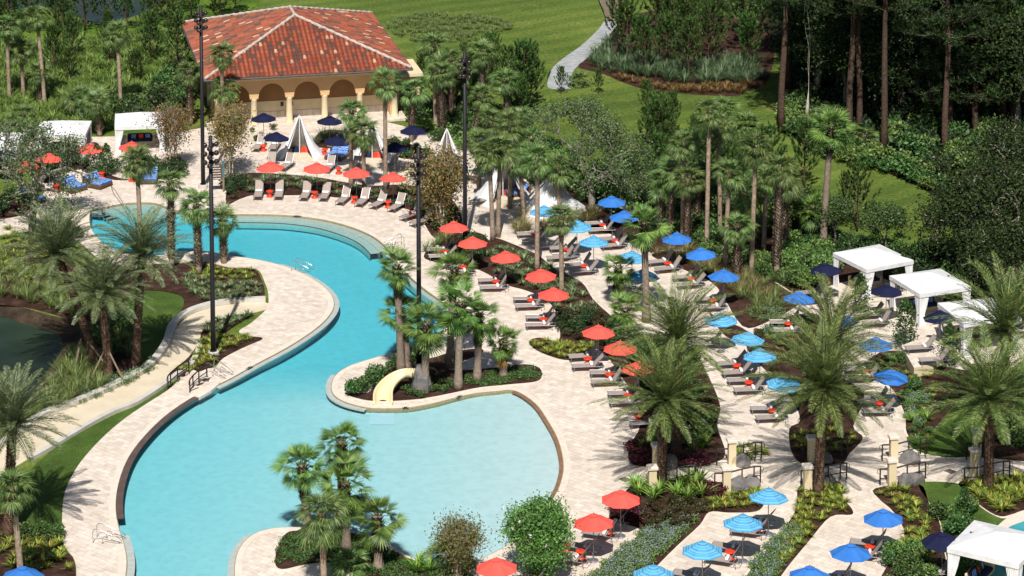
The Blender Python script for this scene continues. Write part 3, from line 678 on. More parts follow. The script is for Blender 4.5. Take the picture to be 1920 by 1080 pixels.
def broad_tree(seed, h=6, rad=4, leaves=9000, sz=.2, trunk_h=.25, stems=1, r0=.28, depth=5, spread=.75, gnarl=.25, cl=.45, up=.35, br=3, low=2):
    """recursive limbs; leaf clusters round the outer twigs"""
    random.seed(seed); tr = MB(); cr = MB(); ends = []
    def grow(p, d, ln, r, lv):
        pts = [p.copy()]; rs = [r]; n = 4
        for i in range(n):
            d = (d+Vector((rnd(-1, 1), rnd(-1, 1), rnd(-.6, .8)))*gnarl+Vector((0, 0, up*.1))).normalized(); p = p+d*ln/n; pts.append(p.copy()); rs.append(r*(1-.4*(i+1)/n))
        tr.tube(pts, rs, 7 if lv > 3 else 4, cap=False)
        if lv <= low: ends.extend([(pts[k], lv) for k in (2, 3, 4)])
        if lv == 0: return
        for k in range(br if lv > 1 else 3):
            az = 2*math.pi*(k+rnd(-.3, .3))/(br if lv > 1 else 3)+lv; s_ = d.cross(Vector((math.cos(az), math.sin(az), .2))).normalized()
            nd = (d*(1-spread*.55)+s_*spread*rnd(.7, 1.2)+Vector((0, 0, up*.3))).normalized()
            q = pts[-1] if k else pts[-1]; grow(q, nd, ln*rnd(.66, .86), r*.6, lv-1)
    L0 = h*trunk_h
    for s_ in range(stems):
        a = 2*math.pi*s_/stems; d0 = Vector((math.cos(a)*.22, math.sin(a)*.22, 1)).normalized() if stems > 1 else Vector((0, 0, 1))
        grow(Vector((math.cos(a)*.15, math.sin(a)*.15, -.05)) if stems > 1 else Vector((0, 0, -.05)), d0, L0, r0/(stems**.5), depth)
    # scale to the wanted size
    mx = max(math.hypot(e[0].x, e[0].y) for e in ends); mz = max(e[0].z for e in ends)
    fx, fz = rad*.92/mx, h*.95/mz
    for bb in (tr,): bb.v = [(v[0]*(1 if v[2] < L0*.5 else fx), v[1]*(1 if v[2] < L0*.5 else fx), v[2]*fz) for v in bb.v]
    E = [Vector((e[0].x*fx, e[0].y*fx, e[0].z*fz)) for e in ends]
    mxx, myy = sum(e.x for e in E)/len(E), sum(e.y for e in E)/len(E); kx = min(1.25, rad/(sorted(math.hypot(e.x-mxx, e.y-myy) for e in E)[int(len(E)*.9)]+1e-6))
    fixv = lambda x, y, z: ((x-mxx*min(1, z/h*1.4))*(kx if z > h*.3 else 1+(kx-1)*z/(h*.3)), (y-myy*min(1, z/h*1.4))*(kx if z > h*.3 else 1+(kx-1)*max(z, 0)/(h*.3)), z)
    if stems == 1: tr.v = [fixv(*v) for v in tr.v]; E = [Vector(fixv(*e)) for e in E]
    wts = [1+(3.0*q[1] if low > 2 else 0) for q in ends]; tot = sum(wts)
    for e, wt_ in zip(E, wts):
        c_ = leaves*wt_/tot; c_ = int(c_)+(random.random() < c_-int(c_))
        for k in range(c_): leafquad(cr, e+Vector((random.gauss(0, cl), random.gauss(0, cl), random.gauss(0, cl*.7))), sz*rnd(.6, 1.2))
    random.seed(seed+999); return tr, cr
def shrub(seed, r=.6, h=.9, n=420, sz=.14, lumps=7, tipmi=0, tips=0):
    random.seed(seed); b = MB(); cs = [(Vector((rnd(-.5, .5)*r, rnd(-.5, .5)*r, rnd(.35, .75)*h)), rnd(.4, .65)) for k in range(lumps)]
    for k in range(n):
        c, q = cs[k % lumps]; d = Vector((random.gauss(0, 1), random.gauss(0, 1), random.gauss(0, 1))).normalized()*rnd(.72, 1.0)
        p = c+Vector((d.x*r*q, d.y*r*q, d.z*h*.5*q)); p.z = max(p.z, .03)
        leafquad(b, p, sz*rnd(.7, 1.3), 1 if (tips and random.random() < tips) else 0)
    random.seed(seed+999); return b
def cone_shrub(seed, h=3.2, r=.85, n=1500, sz=.17):
    """clipped magnolia: a column of leaf clumps"""
    random.seed(seed); b = MB()
    for k in range(n):
        z = h*(.12+.88*rnd(0, 1)); f = z/h; rr = r*(math.sin(math.pi*min(1, f*.8+.2))**.6)*(.75+.25*math.sin(z*9+k % 3)); a = rnd(0, 6.3); q = rr*rnd(.6, 1.05)
        leafquad(b, Vector((math.cos(a)*q, math.sin(a)*q, z)), sz*rnd(.7, 1.3))
    random.seed(seed+999); return b
def blades(seed, n=40, h=.8, w_=.035, out=.5, curve=.6, mi=0, base=.08, seg=3):
    """tuft of arching blades"""
    random.seed(seed); b = MB()
    for k in range(n):
        az = rnd(0, 6.3); l = h*rnd(.65, 1.1); o = out*rnd(.2, 1.1); x0 = Vector((math.cos(az), math.sin(az), 0)); s_ = Vector((-math.sin(az), math.cos(az), 0))*w_; p0 = x0*rnd(0, base); pts = []
        for i in range(seg+1):
            t = i/seg; pts.append(p0+x0*o*h*t*(.5+.5*t)*1.2+Vector((0, 0, l*(t-curve*.5*t*t*(.4+o)))))
        i0 = len(b.v)
        for i, p in enumerate(pts):
            ww = (1-(i/seg)**2)*.9+.1; b.v.extend([tuple(p-s_*ww), tuple(p+s_*ww)])
        for i in range(seg): b.f.append((i0+2*i, i0+2*i+1, i0+2*i+3, i0+2*i+2)); b.m.append(mi)
    random.seed(seed+999); return b
def mass(name, pts, n, proto, m_, label, z=.0, s0=.7, s1=1.2, smooth=True, cat='plants', avoid=()):
    """uncountable cover: many copies merged into one object"""
    b = MB()
    for p in scatter(pts, n, z, smooth, avoid=avoid):
        q = random.choice(proto); b.merge(q, Matrix.Translation(p) @ Matrix.Rotation(rnd(0, 6.3), 4, 'Z') @ Matrix.Scale(rnd(s0, s1), 4))
    return tag(link(name, b.mesh(name, m_)), label, cat, kind='stuff')

def meshes(fn, seeds, name, mats, smooth=False): return [fn(s).mesh(name, mats, smooth) for s in seeds]
K = {}
K['sabal'] = meshes(lambda s: fan_crown(s, 'sabal'), (1, 2, 3, 4), 'sabal_crown', ['sabal_leaf', 'dead_frond'])
K['fan'] = meshes(lambda s: fan_crown(s, 'fan'), (5, 6, 7), 'fan_crown', ['fan_leaf', 'dead_frond'])
K['date'] = meshes(lambda s: date_crown(s), (8, 9), 'date_crown', ['date_leaf'])
K['date_grey'] = [date_crown(s, 4.8, 66).mesh('date_crown', ['date_grey']) for s in (10, 11)]
def palm_trunk(h, dx, dy, r, kind, seed):
    """trunk mesh and, where the photo shows them, old leaf bases"""
    random.seed(seed); t = MB(); n = 10; cen = lambda f: Vector((dx*f**1.3, dy*f**1.3, h*f))
    flare = {'slim': 1.15, 'booted': 1.0, 'fan': 1.45, 'date': 1.25}[kind]
    rs = [r*(flare if i == 0 else 1.0+(flare-1)*.45 if i == 1 else 1-(.12*i/n)) for i in range(n+1)]
    t.tube([cen(i/n) for i in range(n+1)], rs, 10)
    bt = MB(); z0, dens, ln, ou = {'slim': (max(.0, h-1.7), .085, .3, .55), 'booted': (h*.12, .095, .34, .6), 'fan': (max(h*.35, h-2.2), .08, .26, .7), 'date': (.15, .13, .17, .45)}[kind]
    z = z0; k = 0
    while z < h-.02:
        m_ = 6 if kind != 'date' else 9
        for j in range(m_):
            a = 2*math.pi*(j+.5*(k % 2))/m_+k*.13; f = z/h; c_ = cen(f); rad = r*(1.0-.12*f); o_ = Vector((math.cos(a), math.sin(a), 0)); s_ = Vector((-math.sin(a), math.cos(a), 0))
            wd = 2*math.pi*rad/m_*.36; l = ln*rnd(.7, 1.2); tip = c_+o_*(rad+l*ou)+Vector((0, 0, l*.8))+s_*rnd(-.04, .04); b0 = c_+o_*rad*.95
            i = len(bt.v); bt.v.extend([tuple(b0-s_*wd), tuple(b0+s_*wd), tuple(tip+s_*wd*.35), tuple(tip-s_*wd*.35), tuple(b0+o_*.05+Vector((0, 0, -.05)))])
            bt.f.extend([(i, i+1, i+2, i+3), (i, i+4, i+1)]); bt.m.extend([0, 0])
        z += dens*(1 if kind != 'date' else 1); k += 1
    random.seed(seed+5); return t, bt
TR_M = {'slim': ('sabal_trunk', 'boot'), 'booted': ('sabal_trunk', 'boot'), 'fan': ('fan_trunk', 'dark_boot'), 'date': ('date_trunk', 'date_boot')}
_pc = [0]
def palm(kind, bx, by, cx, cy, label, r=None, s=None, grey=False, zb=0, skirt=False, brace=False):
    """kind slim/booted/fan/date; base pixel and crown-centre pixel of the photo"""
    _pc[0] += 1; p = G(bx, by, zb); h = ZAT(p.y, cy)-zb; dx = (cx-bx)/PXM((p.x, p.y, zb+h))
    r = r or {'slim': .19, 'booted': .24, 'fan': .27, 'date': .3}[kind]
    nm = {'slim': 'cabbage_palm', 'booted': 'cabbage_palm', 'fan': 'fan_palm', 'date': 'date_palm'}[kind]
    root = empty(nm, p, 0, label, 'palm', {'cabbage_palm': 'cabbage palms round the pool garden', 'fan_palm': 'bushy fan palms on the pool islands', 'date_palm': 'feather leaved date palms'}[nm])
    t, bt = palm_trunk(h, dx, rnd(-.1, .1), r, kind, 300+_pc[0]); mt = TR_M[kind]
    to = link('trunk', t.mesh('trunk', mt[0], True), root); link('leaf_bases', bt.mesh('leaf_bases', mt[1]), to)
    key = {'slim': 'sabal', 'booted': 'sabal', 'fan': 'fan', 'date': 'date_grey' if grey else 'date'}[kind]
    s = (s or rnd(.93, 1.08))*{'sabal': .97, 'fan': .97, 'date': .93, 'date_grey': .95}.get(key, 1)
    link('crown', K[key][_pc[0] % len(K[key])], root, (dx, 0, h-.1), (rnd(-.06, .06), rnd(-.06, .06), rnd(0, 6.3)), s)
    if skirt:
        b = MB()
        for a in skirt if isinstance(skirt, (list, tuple)) else (4.4,): fan_leaf(b, frame(a, R(-66)), .7, 1.05, 16, 40, .1, 0, 0)
        link('yellow_frond', b.mesh('yellow_frond', 'yellow_frond'), root, (dx, 0, h-.25))
    if brace:
        for sgn in (-1, 1):
            b = MB(); b.tube([(sgn*1.3, -.8, 0), (sgn*.15+dx*.3, -.15, 2.2)], .06, 5); link('wooden_brace', b.mesh('wooden_brace', 'wood'), root)
    return root
# ============================================================ POOL FURNITURE
def canopy_mesh(m_):
    b = MB(); n = 8; RR = 1.22; b.uv = []
    prof = [(0.02, .50, 0), (.2, .455, .16), (.45, .345, .37), (.75, .20, .61), (1.0, .08, .82), (RR, -.045, 1.0)]
    for off in (0, -.02):
        i0 = len(b.v)
        for (r, z, v) in prof:
            for j in range(n*2):
                a = math.pi*j/n+math.pi/8; k = 1 if j % 2 == 0 else math.cos(math.pi/8)*(1-.02*v); sag = 0 if j % 2 == 0 else -.012*v
                b.v.append((r*k*math.cos(a), r*k*math.sin(a), z+sag+off)); b.uv.append((j/16, v))
        for q in range(len(prof)-1):
            for j in range(n*2):
                a_, c_ = i0+q*16+j, i0+q*16+(j+1) % 16; f = (a_, c_, c_+16, a_+16)
                b.f.append(f if off else f[::-1]); b.m.append(0)
    i0 = (len(prof)-1)*16
    for j in range(16):
        a_, c_ = i0+j, i0+(j+1) % 16; b.f.append((a_, a_+96, c_+96, c_)); b.m.append(0)
    return b.mesh('canopy', m_)
def vent_mesh(m_):
    b = MB(); b.uv = []
    for (r, z, v) in ((.01, .56, .97), (.16, .51, .97), (.30, .45, .9)):
        for j in range(8):
            a = math.pi*j/4+math.pi/8; b.v.append((r*math.cos(a), r*math.sin(a), z)); b.uv.append((0, v))
    for q in range(2):
        for j in range(8): a_, c_ = q*8+j, q*8+(j+1) % 8; b.f.append((a_, a_+8, c_+8, c_)); b.m.append(0)
    return b.mesh('vent', m_)
_b = MB(); _b.tube([(0, 0, .05), (0, 0, 2.84)], .026, 8); POLE = _b.mesh('pole', 'metal', True)
_b = MB(); _b.lathe([(.012, 2.84), (.035, 2.87), (.03, 2.92), (.008, 2.97)], 8); FIN = _b.mesh('finial', 'metal', True)
_b = MB(); _b.lathe([(.30, 0), (.30, .05), (.27, .075), (.06, .085), (.05, .3)], 16); BASE = _b.mesh('base', 'metal')
_b = MB(); _b.tube([(.03, 0, .43), (.6, 0, .235), (1.18, 0, -.075)], .011, 4); _b.tube([(.03, 0, .02), (.55, 0, .235)], .009, 4); RIB = _b.mesh('rib', 'metal')
CAN = {c: (canopy_mesh(m_), vent_mesh(m_)) for c, m_ in (('red', 'red'), ('blue', 'blue'), ('navy', 'navy'), ('striped', 'striped'))}
CW = {'red': 'red', 'blue': 'plain blue', 'navy': 'dark navy', 'striped': 'light blue striped'}
CRIM = 2.3
def parasol(p, color, label, tilt=0, s=1.0):
    u = empty('parasol', p, rnd(-.12, .12), label, 'parasol', 'parasols standing by the loungers', s)
    c = link('canopy', CAN[color][0], u, (0, 0, CRIM), (random.gauss(0, .03)+tilt, random.gauss(0, .03), rnd(-.2, .2))); link('vent', CAN[color][1], c, (0, 0, .01))
    for k in range(8): link('rib', RIB, c, None, (0, 0, math.pi/4*k+math.pi/8))
    link('pole', POLE, u); link('finial', FIN, u); link('base', BASE, u)
    return u
# lounger: foot at the origin, head towards +X
_b = MB(); _b.cbox(.04, 1.36, -.29, .29, .345, .365, .006); LS = _b.mesh('seat', 'sling')
_b = MB(); _b.cbox(0, .86, -.29, .29, -.01, .01, .006); LBK = _b.mesh('backrest', 'sling')
_b = MB()
for s_ in (-1, 1): _b.tube([(.0, s_*.31, .33), (.05, s_*.32, .35), (1.95, s_*.32, .35)], .022, 6)
for x in (.02, .7, 1.36, 1.94): _b.tube([(x, -.32, .345), (x, .32, .345)], .018, 5)
LF = _b.mesh('frame', 'metal')
_b = MB()
for s_ in (-1, 1): _b.tube([(0, s_*.30, 0), (.86, s_*.30, 0)], .02, 5)
_b.tube([(.86, -.3, 0), (.86, .3, 0)], .02, 5); LBF = _b.mesh('back_frame', 'metal')
_b = MB(); _b.tube([(0, 0, .34), (-.06, 0, 0)], .02, 5); LL = _b.mesh('leg', 'metal')
_b = MB(); _b.tube([(1.62, -.27, .36), (1.62, .27, .36)], .014, 4)
for s_ in (-1, 1): _b.tube([(1.62, s_*.27, .36), (1.40+.5*math.cos(R(55)), s_*.27, .37+.5*math.sin(R(55)))], .014, 4)
LST = _b.mesh('back_strut', 'metal')
_b = MB(); _b.lathe([(.03, -.24), (.085, -.235), (.095, -.2), (.095, .2), (.085, .235), (.03, .24)], 10); TW = _b.mesh('rolled_towel', 'towel', True)
_b = MB(); _b.lathe([(.25, 0), (.27, .02), (.26, .06), (.17, .10), (.13, .16), (.15, .20), (.16, .23), (.15, .26), (.13, .30), (.17, .37), (.26, .42), (.28, .45), (.275, .48), (.24, .49)], 18); ST = _b.mesh('drum_stool', 'stool', True)
def lounger(p, ang, label, towel=None, flat=False, back=None, s=1.12):
    back = back or random.choice((50, 54, 55, 56, 58, 60, 46)); p = Vector(p)+Vector((rnd(-.08, .08), rnd(-.08, .08), 0)); ang += rnd(-2.5, 2.5)
    """p foot end on the ground, ang direction from foot to head in degrees"""
    o = empty('sun_lounger', p, R(ang), label, 'sun lounger', 'grey sling sun loungers', s)
    ba = R(back)
    link('seat', LS, o); k = link('backrest', LBK, o, (1.38, 0, .37), (0, -ba, 0)); link('back_frame', LBF, k)
    f = link('frame', LF, o); link('back_strut', LST, o)
    for (x, y, q) in ((.14, -.32, 0), (.14, .32, 0), (1.7, -.32, math.pi), (1.7, .32, math.pi)): link('leg', LL, o, (x, y, 0), (0, 0, q))
    if towel:
        T = Matrix.Translation(p) @ Matrix.Rotation(R(ang), 4, 'Z'); q = T @ (Vector((1.22, 0, .365+.095))*s)
        tag(link('rolled_towel', TW, None, q, (R(90), 0, R(ang)+rnd(-.08, .08)), s), towel, 'towel', 'rolled white towels on the loungers')
    return o
STG = 'orange red drum stools between the loungers'
def stool(p, label): tag(link('drum_stool', ST, None, p, (0, 0, rnd(0, 3)), 1.1), label, 'stool', STG)
def setup(cx, cy, color, name, ang, which='LR', st=True, far='far', near='near', sp=.84, back=2.05, z=DZ):
    """parasol by its rim centre in the photo, a lounger either side, a stool between"""
    p = G(cx, cy, z+CRIM+.08); p = Vector((p.x, p.y, z)); parasol(p, color, name)
    a = R(ang); u = Vector((math.cos(a), math.sin(a), 0)); v = Vector((-math.sin(a), math.cos(a), 0))
    foot = lambda s_: p-u*back+v*s_*sp
    if 'L' in which: lounger(foot(1), ang+rnd(-3, 3), f'grey lounger on the {far} side of the {name}', f'towel on the {far} lounger of the {name}')
    if 'R' in which: lounger(foot(-1), ang+rnd(-3, 3), f'grey lounger on the {near} side of the {name}', f'towel on the {near} lounger of the {name}')
    if st: stool(p-u*.75+v*rnd(-.1, .1), f'drum stool under the {name}')
# far poolside row, feet to the pool
for i, (x, y, a) in enumerate([(507,313,89), (594,315,82), (668,324,74), (737,333,64)]):
    setup(x, y, 'red', f'{ORD[i]} red parasol from left above the pool', a, far='left', near='right')
stool(G(773, 408, DZ), 'drum stool near the pool end under the orange tree')
lounger(G(752, 417, DZ), 48, 'shaded lounger at the right end of the poolside row', 'towel on the shaded end lounger under the orange tree')
lounger(G(771, 427, DZ), 40, 'last lounger of the poolside row beside the lamp pole', None)
# right row of red parasols
for i, (x, y, a) in enumerate([(851,426,6), (886,455,8), (948,482,6), (1014,516,4), (1038,551,2), (1122,622,9), (1163,652,5), (1198,690,4)]):
    setup(x, y, 'red', f'{ORD[i]} red parasol from back on right bank', a)
lounger(G(1180, 762, DZ), 2, 'lounger half hidden behind the fronds of the central date palm', 'towel on the lounger behind the central date palm fronds')
lounger(G(1178, 803, DZ), 3, 'lounger just above the burgundy shrubs beside the central palm', 'towel on the lounger above the burgundy shrubs')
stool(G(1196, 793, DZ), 'drum stool behind the lounger above the burgundy shrubs')
# striped row on the upper terrace
for i, (x, y, a) in enumerate([(1020,396,10), (1082,424,6), (1113,453,10), (1185,482,6), (1207,516,4)]):
    setup(x, y, 'striped', f'{ORD[i]} striped parasol on the upper terrace', a, which='LR' if i != 3 else 'R')
for i, (x, y) in enumerate([(1000,470), (1025,492)]):
    lounger(G(x, y, DZ), 8+i*5, f'{("upper", "lower")[i]} shaded lounger between palm trunks on the upper terrace', None)
for i, (x, y, a) in enumerate([(1147,378,8), (1170,406,12), (1269,447,16), (1314,476,12), (1357,517,6)]):
    setup(x, y, 'blue', f'{ORD[i]} blue parasol before the tall palms', a)
for i, (x, y, a) in enumerate([(1352,599,4), (1402,635,10), (1425,666,6), (1470,718,4)]):
    setup(x, y, 'striped', f'{ORD[i]} striped parasol behind the central palms', a, which='LR' if i else 'L', st=i != 0)
for i, (x, y, a) in enumerate([(1498,559,4), (1577,600,6), (1642,645,6), (1670,705,6)]):
    setup(x, y, 'blue', f'{ORD[i]} blue parasol below the cabanas', a)
# navy ones by the cabanas
for i, (x, y, a, wh) in enumerate([(1548,505,10,'LR'), (1662,545,10,'LR'), (1762,594,8,'R')]):
    setup(x, y, 'navy', f'{ORD[i]} navy parasol beside the cabanas', a, which=wh, st=False)
lounger(G(1695, 662, .8), 10, 'lounger at the back of the raised cream terrace', 'towel on the back lounger of the raised terrace')
lounger(G(1722, 684, .8), 10, 'lounger at the corner of the raised cream terrace', None)
# bottom rows
for i, (x, y) in enumerate([(1164,934), (1113,978), (1032,1020), (931,1062)]):
    setup(x, y, 'red', f'{ORD[i]} red parasol by the flowering myrtle', -22, which='LR' if i < 3 else 'L')
for i, (x, y) in enumerate([(1441,930), (1393,979), (1317,1030), (1225,1075)]):
    setup(x, y, 'striped', f'{ORD[i]} striped parasol on lower right walk', -20)
for i, (x, y) in enumerate([(1656,970), (1595,1035), (1518,1077)]):
    setup(x, y, 'blue', f'{ORD[i]} blue parasol on lower right walk', -16)
p = G(1767, 1016, 2.4); parasol(Vector((p.x, p.y, .1)), 'navy', 'navy parasol beside the white cabana in the bottom corner')
p = G(42, 1077, 2.4); parasol(Vector((p.x, p.y, 0)), 'blue', 'blue parasol behind the palm trunk at bottom left')
lounger(G(1716, 1085, .1), 5, 'lounger under the navy parasol in the bottom corner', 'towel on the lounger under the bottom navy parasol')
# navy parasols before the pavilion and up the left
NV_ = [(494,221), (518,257), (618,226), (632,264), (774,244), (740,276), (842,294), (910,318), (910,264)]
NVW = ['back left navy parasol before the pavilion arches', 'front left navy parasol before the white tent', 'back navy parasol right of the white tent', 'navy parasol over the wicker daybed', 'navy parasol below the right pavilion corner', 'navy parasol between the second tent and palms', 'navy parasol behind the orange tree', 'navy parasol among the palms left of the big tent', 'small far navy parasol among the palm crowns']
for (x, y), t in zip(NV_, NVW):
    p = G(x, y, DZ+2.4); parasol(Vector((p.x, p.y, DZ)), 'navy', t)
for i, (x, y, t) in enumerate([(47,313,'red parasol seen through the oak branches at far left'), (92,299,'larger red parasol seen through the oak crown'), (170,280,'small red parasol hidden by the oak leaves'), (247,277,'red parasol in front of the left cabana')]):
    p = G(x, y, DZ+2.3); parasol(Vector((p.x, p.y, DZ)), 'red', t)
p = G(10, 290, 2.4); parasol(Vector((p.x, p.y, DZ)), 'navy', 'navy parasol at the left picture edge')
NL = [((478, 287), 78, 'lounger beside the orange stool below the left arches', 1), ((511, 287), 84, 'lounger half under the front navy parasol', 1), ((500, 322), 84, 'lounger above the hedge left of the navy pole', 0), ((527, 323), 72, 'lounger above the hedge right of the navy pole', 1), ((611, 327), 74, 'lounger in front of the wicker daybed', 1), ((657, 329), 74, 'lounger shaded by the twin palm trunks', 0), ((722, 322), 60, 'lounger beside the palm trunk below second tent', 0), ((893, 330), 40, 'lounger between the palms right of the orange tree', 1), ((885, 385), 20, 'lounger in shade right of the orange tree', 1)]
for (x, y), a, t, tw in NL: lounger(G(x, y, DZ), a, t, ('towel on the '+t) if tw else None)
for x, y, t in [(494,283,'orange stool left of the front navy parasol'), (609,290,'orange stool left of the blue wicker daybed'), (635,326,'orange stool above the hedge near palm trunks'), (247,340,'orange stool left of the small palm by the steps'), (191,334,'orange stool behind the right blue daybed'), (105,358,'orange stool left of the blue daybeds'), (902,373,'orange stool among palm trunks right of the orange tree')]:
    stool(G(x, y, DZ), t)

# wicker daybeds
def daybed(px, py, ang, label, m_='bluestripe', z=DZ):
    o = empty('daybed', G(px, py, z), R(ang), label, 'daybed', 'wicker daybeds with blue cushions')
    b = MB(); b.cbox(-1.0, 1.0, -.85, .85, .08, .36, .04)
    for x in (-.9, .9):
        for y in (-.75, .75): b.box(x-.05, x+.05, y-.05, y+.05, 0, .08)
    link('base', b.mesh('base', 'wicker'), o)
    b = MB(); b.cbox(.86, 1.02, -.85, .85, .36, .95, .04); b.cbox(.2, .86, .72, .86, .36, .8, .03); link('backrest', b.mesh('backrest', 'wicker'), o)
    b = MB(); b.cbox(-.97, .62, -.82, .70, .37, .55, .06); b.add([(.5,-.8,.54),(.85,-.8,1.0),(.85,.7,1.0),(.5,.7,.54),(.3,-.8,.54),(.68,-.8,1.08),(.68,.7,1.08),(.3,.7,.54)], [(0,1,2,3),(7,6,5,4),(4,5,1,0),(3,2,6,7),(5,6,2,1)])
    link('mattress', b.mesh('mattress', m_), o)
    for y in (-.42, .3):
        b = MB(); b.sphere((0, 0, 0), .26, 10, 6, 0, .5); link('cushion', b.mesh('cushion', m_, True), o, (.5, y, .74), (0, R(-35), 0))
    return o
daybed(136, 356, 140, 'wicker daybed with blue cushions seen through oak branches', 'bluestripe')
daybed(183, 349, 150, 'blue daybed right of its twin beside the pool steps', 'bluestripe')
daybed(277, 340, 92, 'blue striped daybed behind the small palm by the pool steps')
daybed(633, 296, 68, 'blue striped daybed under the navy parasol right of the tent')
daybed(58, 380, 150, 'blue daybed under the oak at far left')
daybed(968, 366, 20, 'blue daybed inside the big white tent on the right')

# teepee tents
def tent(ax, ay, bx, by, label, s=1.0, rz=0):
    p = G(bx, by, DZ); h = ZAT(p.y, ay)-DZ; o = empty('teepee_tent', p, rz, label, 'tent', 'white teepee tents on the upper deck'); r = h*.60*s
    b = MB(); n = 28; pts = []
    for k in range(n+1):
        t = k/n; a = R(-62+304*t)+math.pi*0; a = R(-90+40)+R(280)*t; wv = 1+.05*math.sin(k*2.4); pts.append((math.cos(a), math.sin(a), wv))
    rows = [(0.03, 1.0), (.30, .62), (.62, .27), (1.0, 0.0)]
    for off in (0, .03):
        i0 = len(b.v)
        for (rr, z) in rows:
            for (x, y, wv) in pts: q = r*rr*(wv if rr > .5 else 1)-off; b.v.append((x*max(q, .01), y*max(q, .01), z*h))
        for q in range(3):
            for k in range(n): a_ = i0+q*(n+1)+k; f = (a_, a_+1, a_+n+2, a_+n+1); b.f.append(f if not off else f[::-1]); b.m.append(0)
    link('tent_cloth', b.mesh('tent_cloth', 'white', True), o)
    for sgn in (-1, 1):
        a = R(-90+40*sgn); b = MB(); q = []
        for i in range(7):
            t = i/6; rr = r*(1-t)*1.02; q.append((math.cos(a)*rr, math.sin(a)*rr, h*t, ))
        for i in range(6):
            (x0, y0, z0), (x1, y1, z1) = q[i], q[i+1]; wd = lambda z: .30*(1-.75*z/h)
            b.quad((x0, y0-.04, z0), (x0+sgn*wd(z0), y0+.02, z0), (x1+sgn*wd(z1), y1+.02, z1), (x1, y1-.04, z1))
            b.quad((x0, y0-.04, z0), (x1, y1-.04, z1), (x1-sgn*.04, y1+.1, z1), (x0-sgn*.04, y0+.1, z0))
        link('curtain', b.mesh('curtain', 'white'), o)
    b = MB(); b.lathe([(r*.9, 0), (r*.9, .09), (r*.88, .1)], 24); link('floor', b.mesh('floor', 'path'), o)
    b = MB(); b.tube([(0, 0, .1), (0, 0, h*1.02)], .05, 6); link('pole', b.mesh('pole', 'white'), o)
    for k, (m_, x) in enumerate((('navy_cushion', -.55), ('navy_cushion', -.1), ('stool', .35), ('red', .75))):
        b = MB(); b.cbox(-.24, .24, -.09, .09, 0, .46, .05); link('cushion', b.mesh('cushion', m_), o, (x*s*.8, r*.2, .12), (R(-12), 0, rnd(-.2, .2)))
    return o
tent(561, 217, 562, 290, 'white teepee tent with open front before the pavilion arches')
tent(697, 224, 698, 300, 'white teepee tent with orange cushion behind palm trunks')
tent(838, 242, 838, 318, 'white teepee tent behind the orange tree')
tent(943, 280, 943, 372, 'white teepee tent with blue daybed behind palm trunks', 1.0, .3)
tent(1028, 324, 1036, 392, 'wide white tent behind the palms near the blue parasols', 1.5, R(-150))

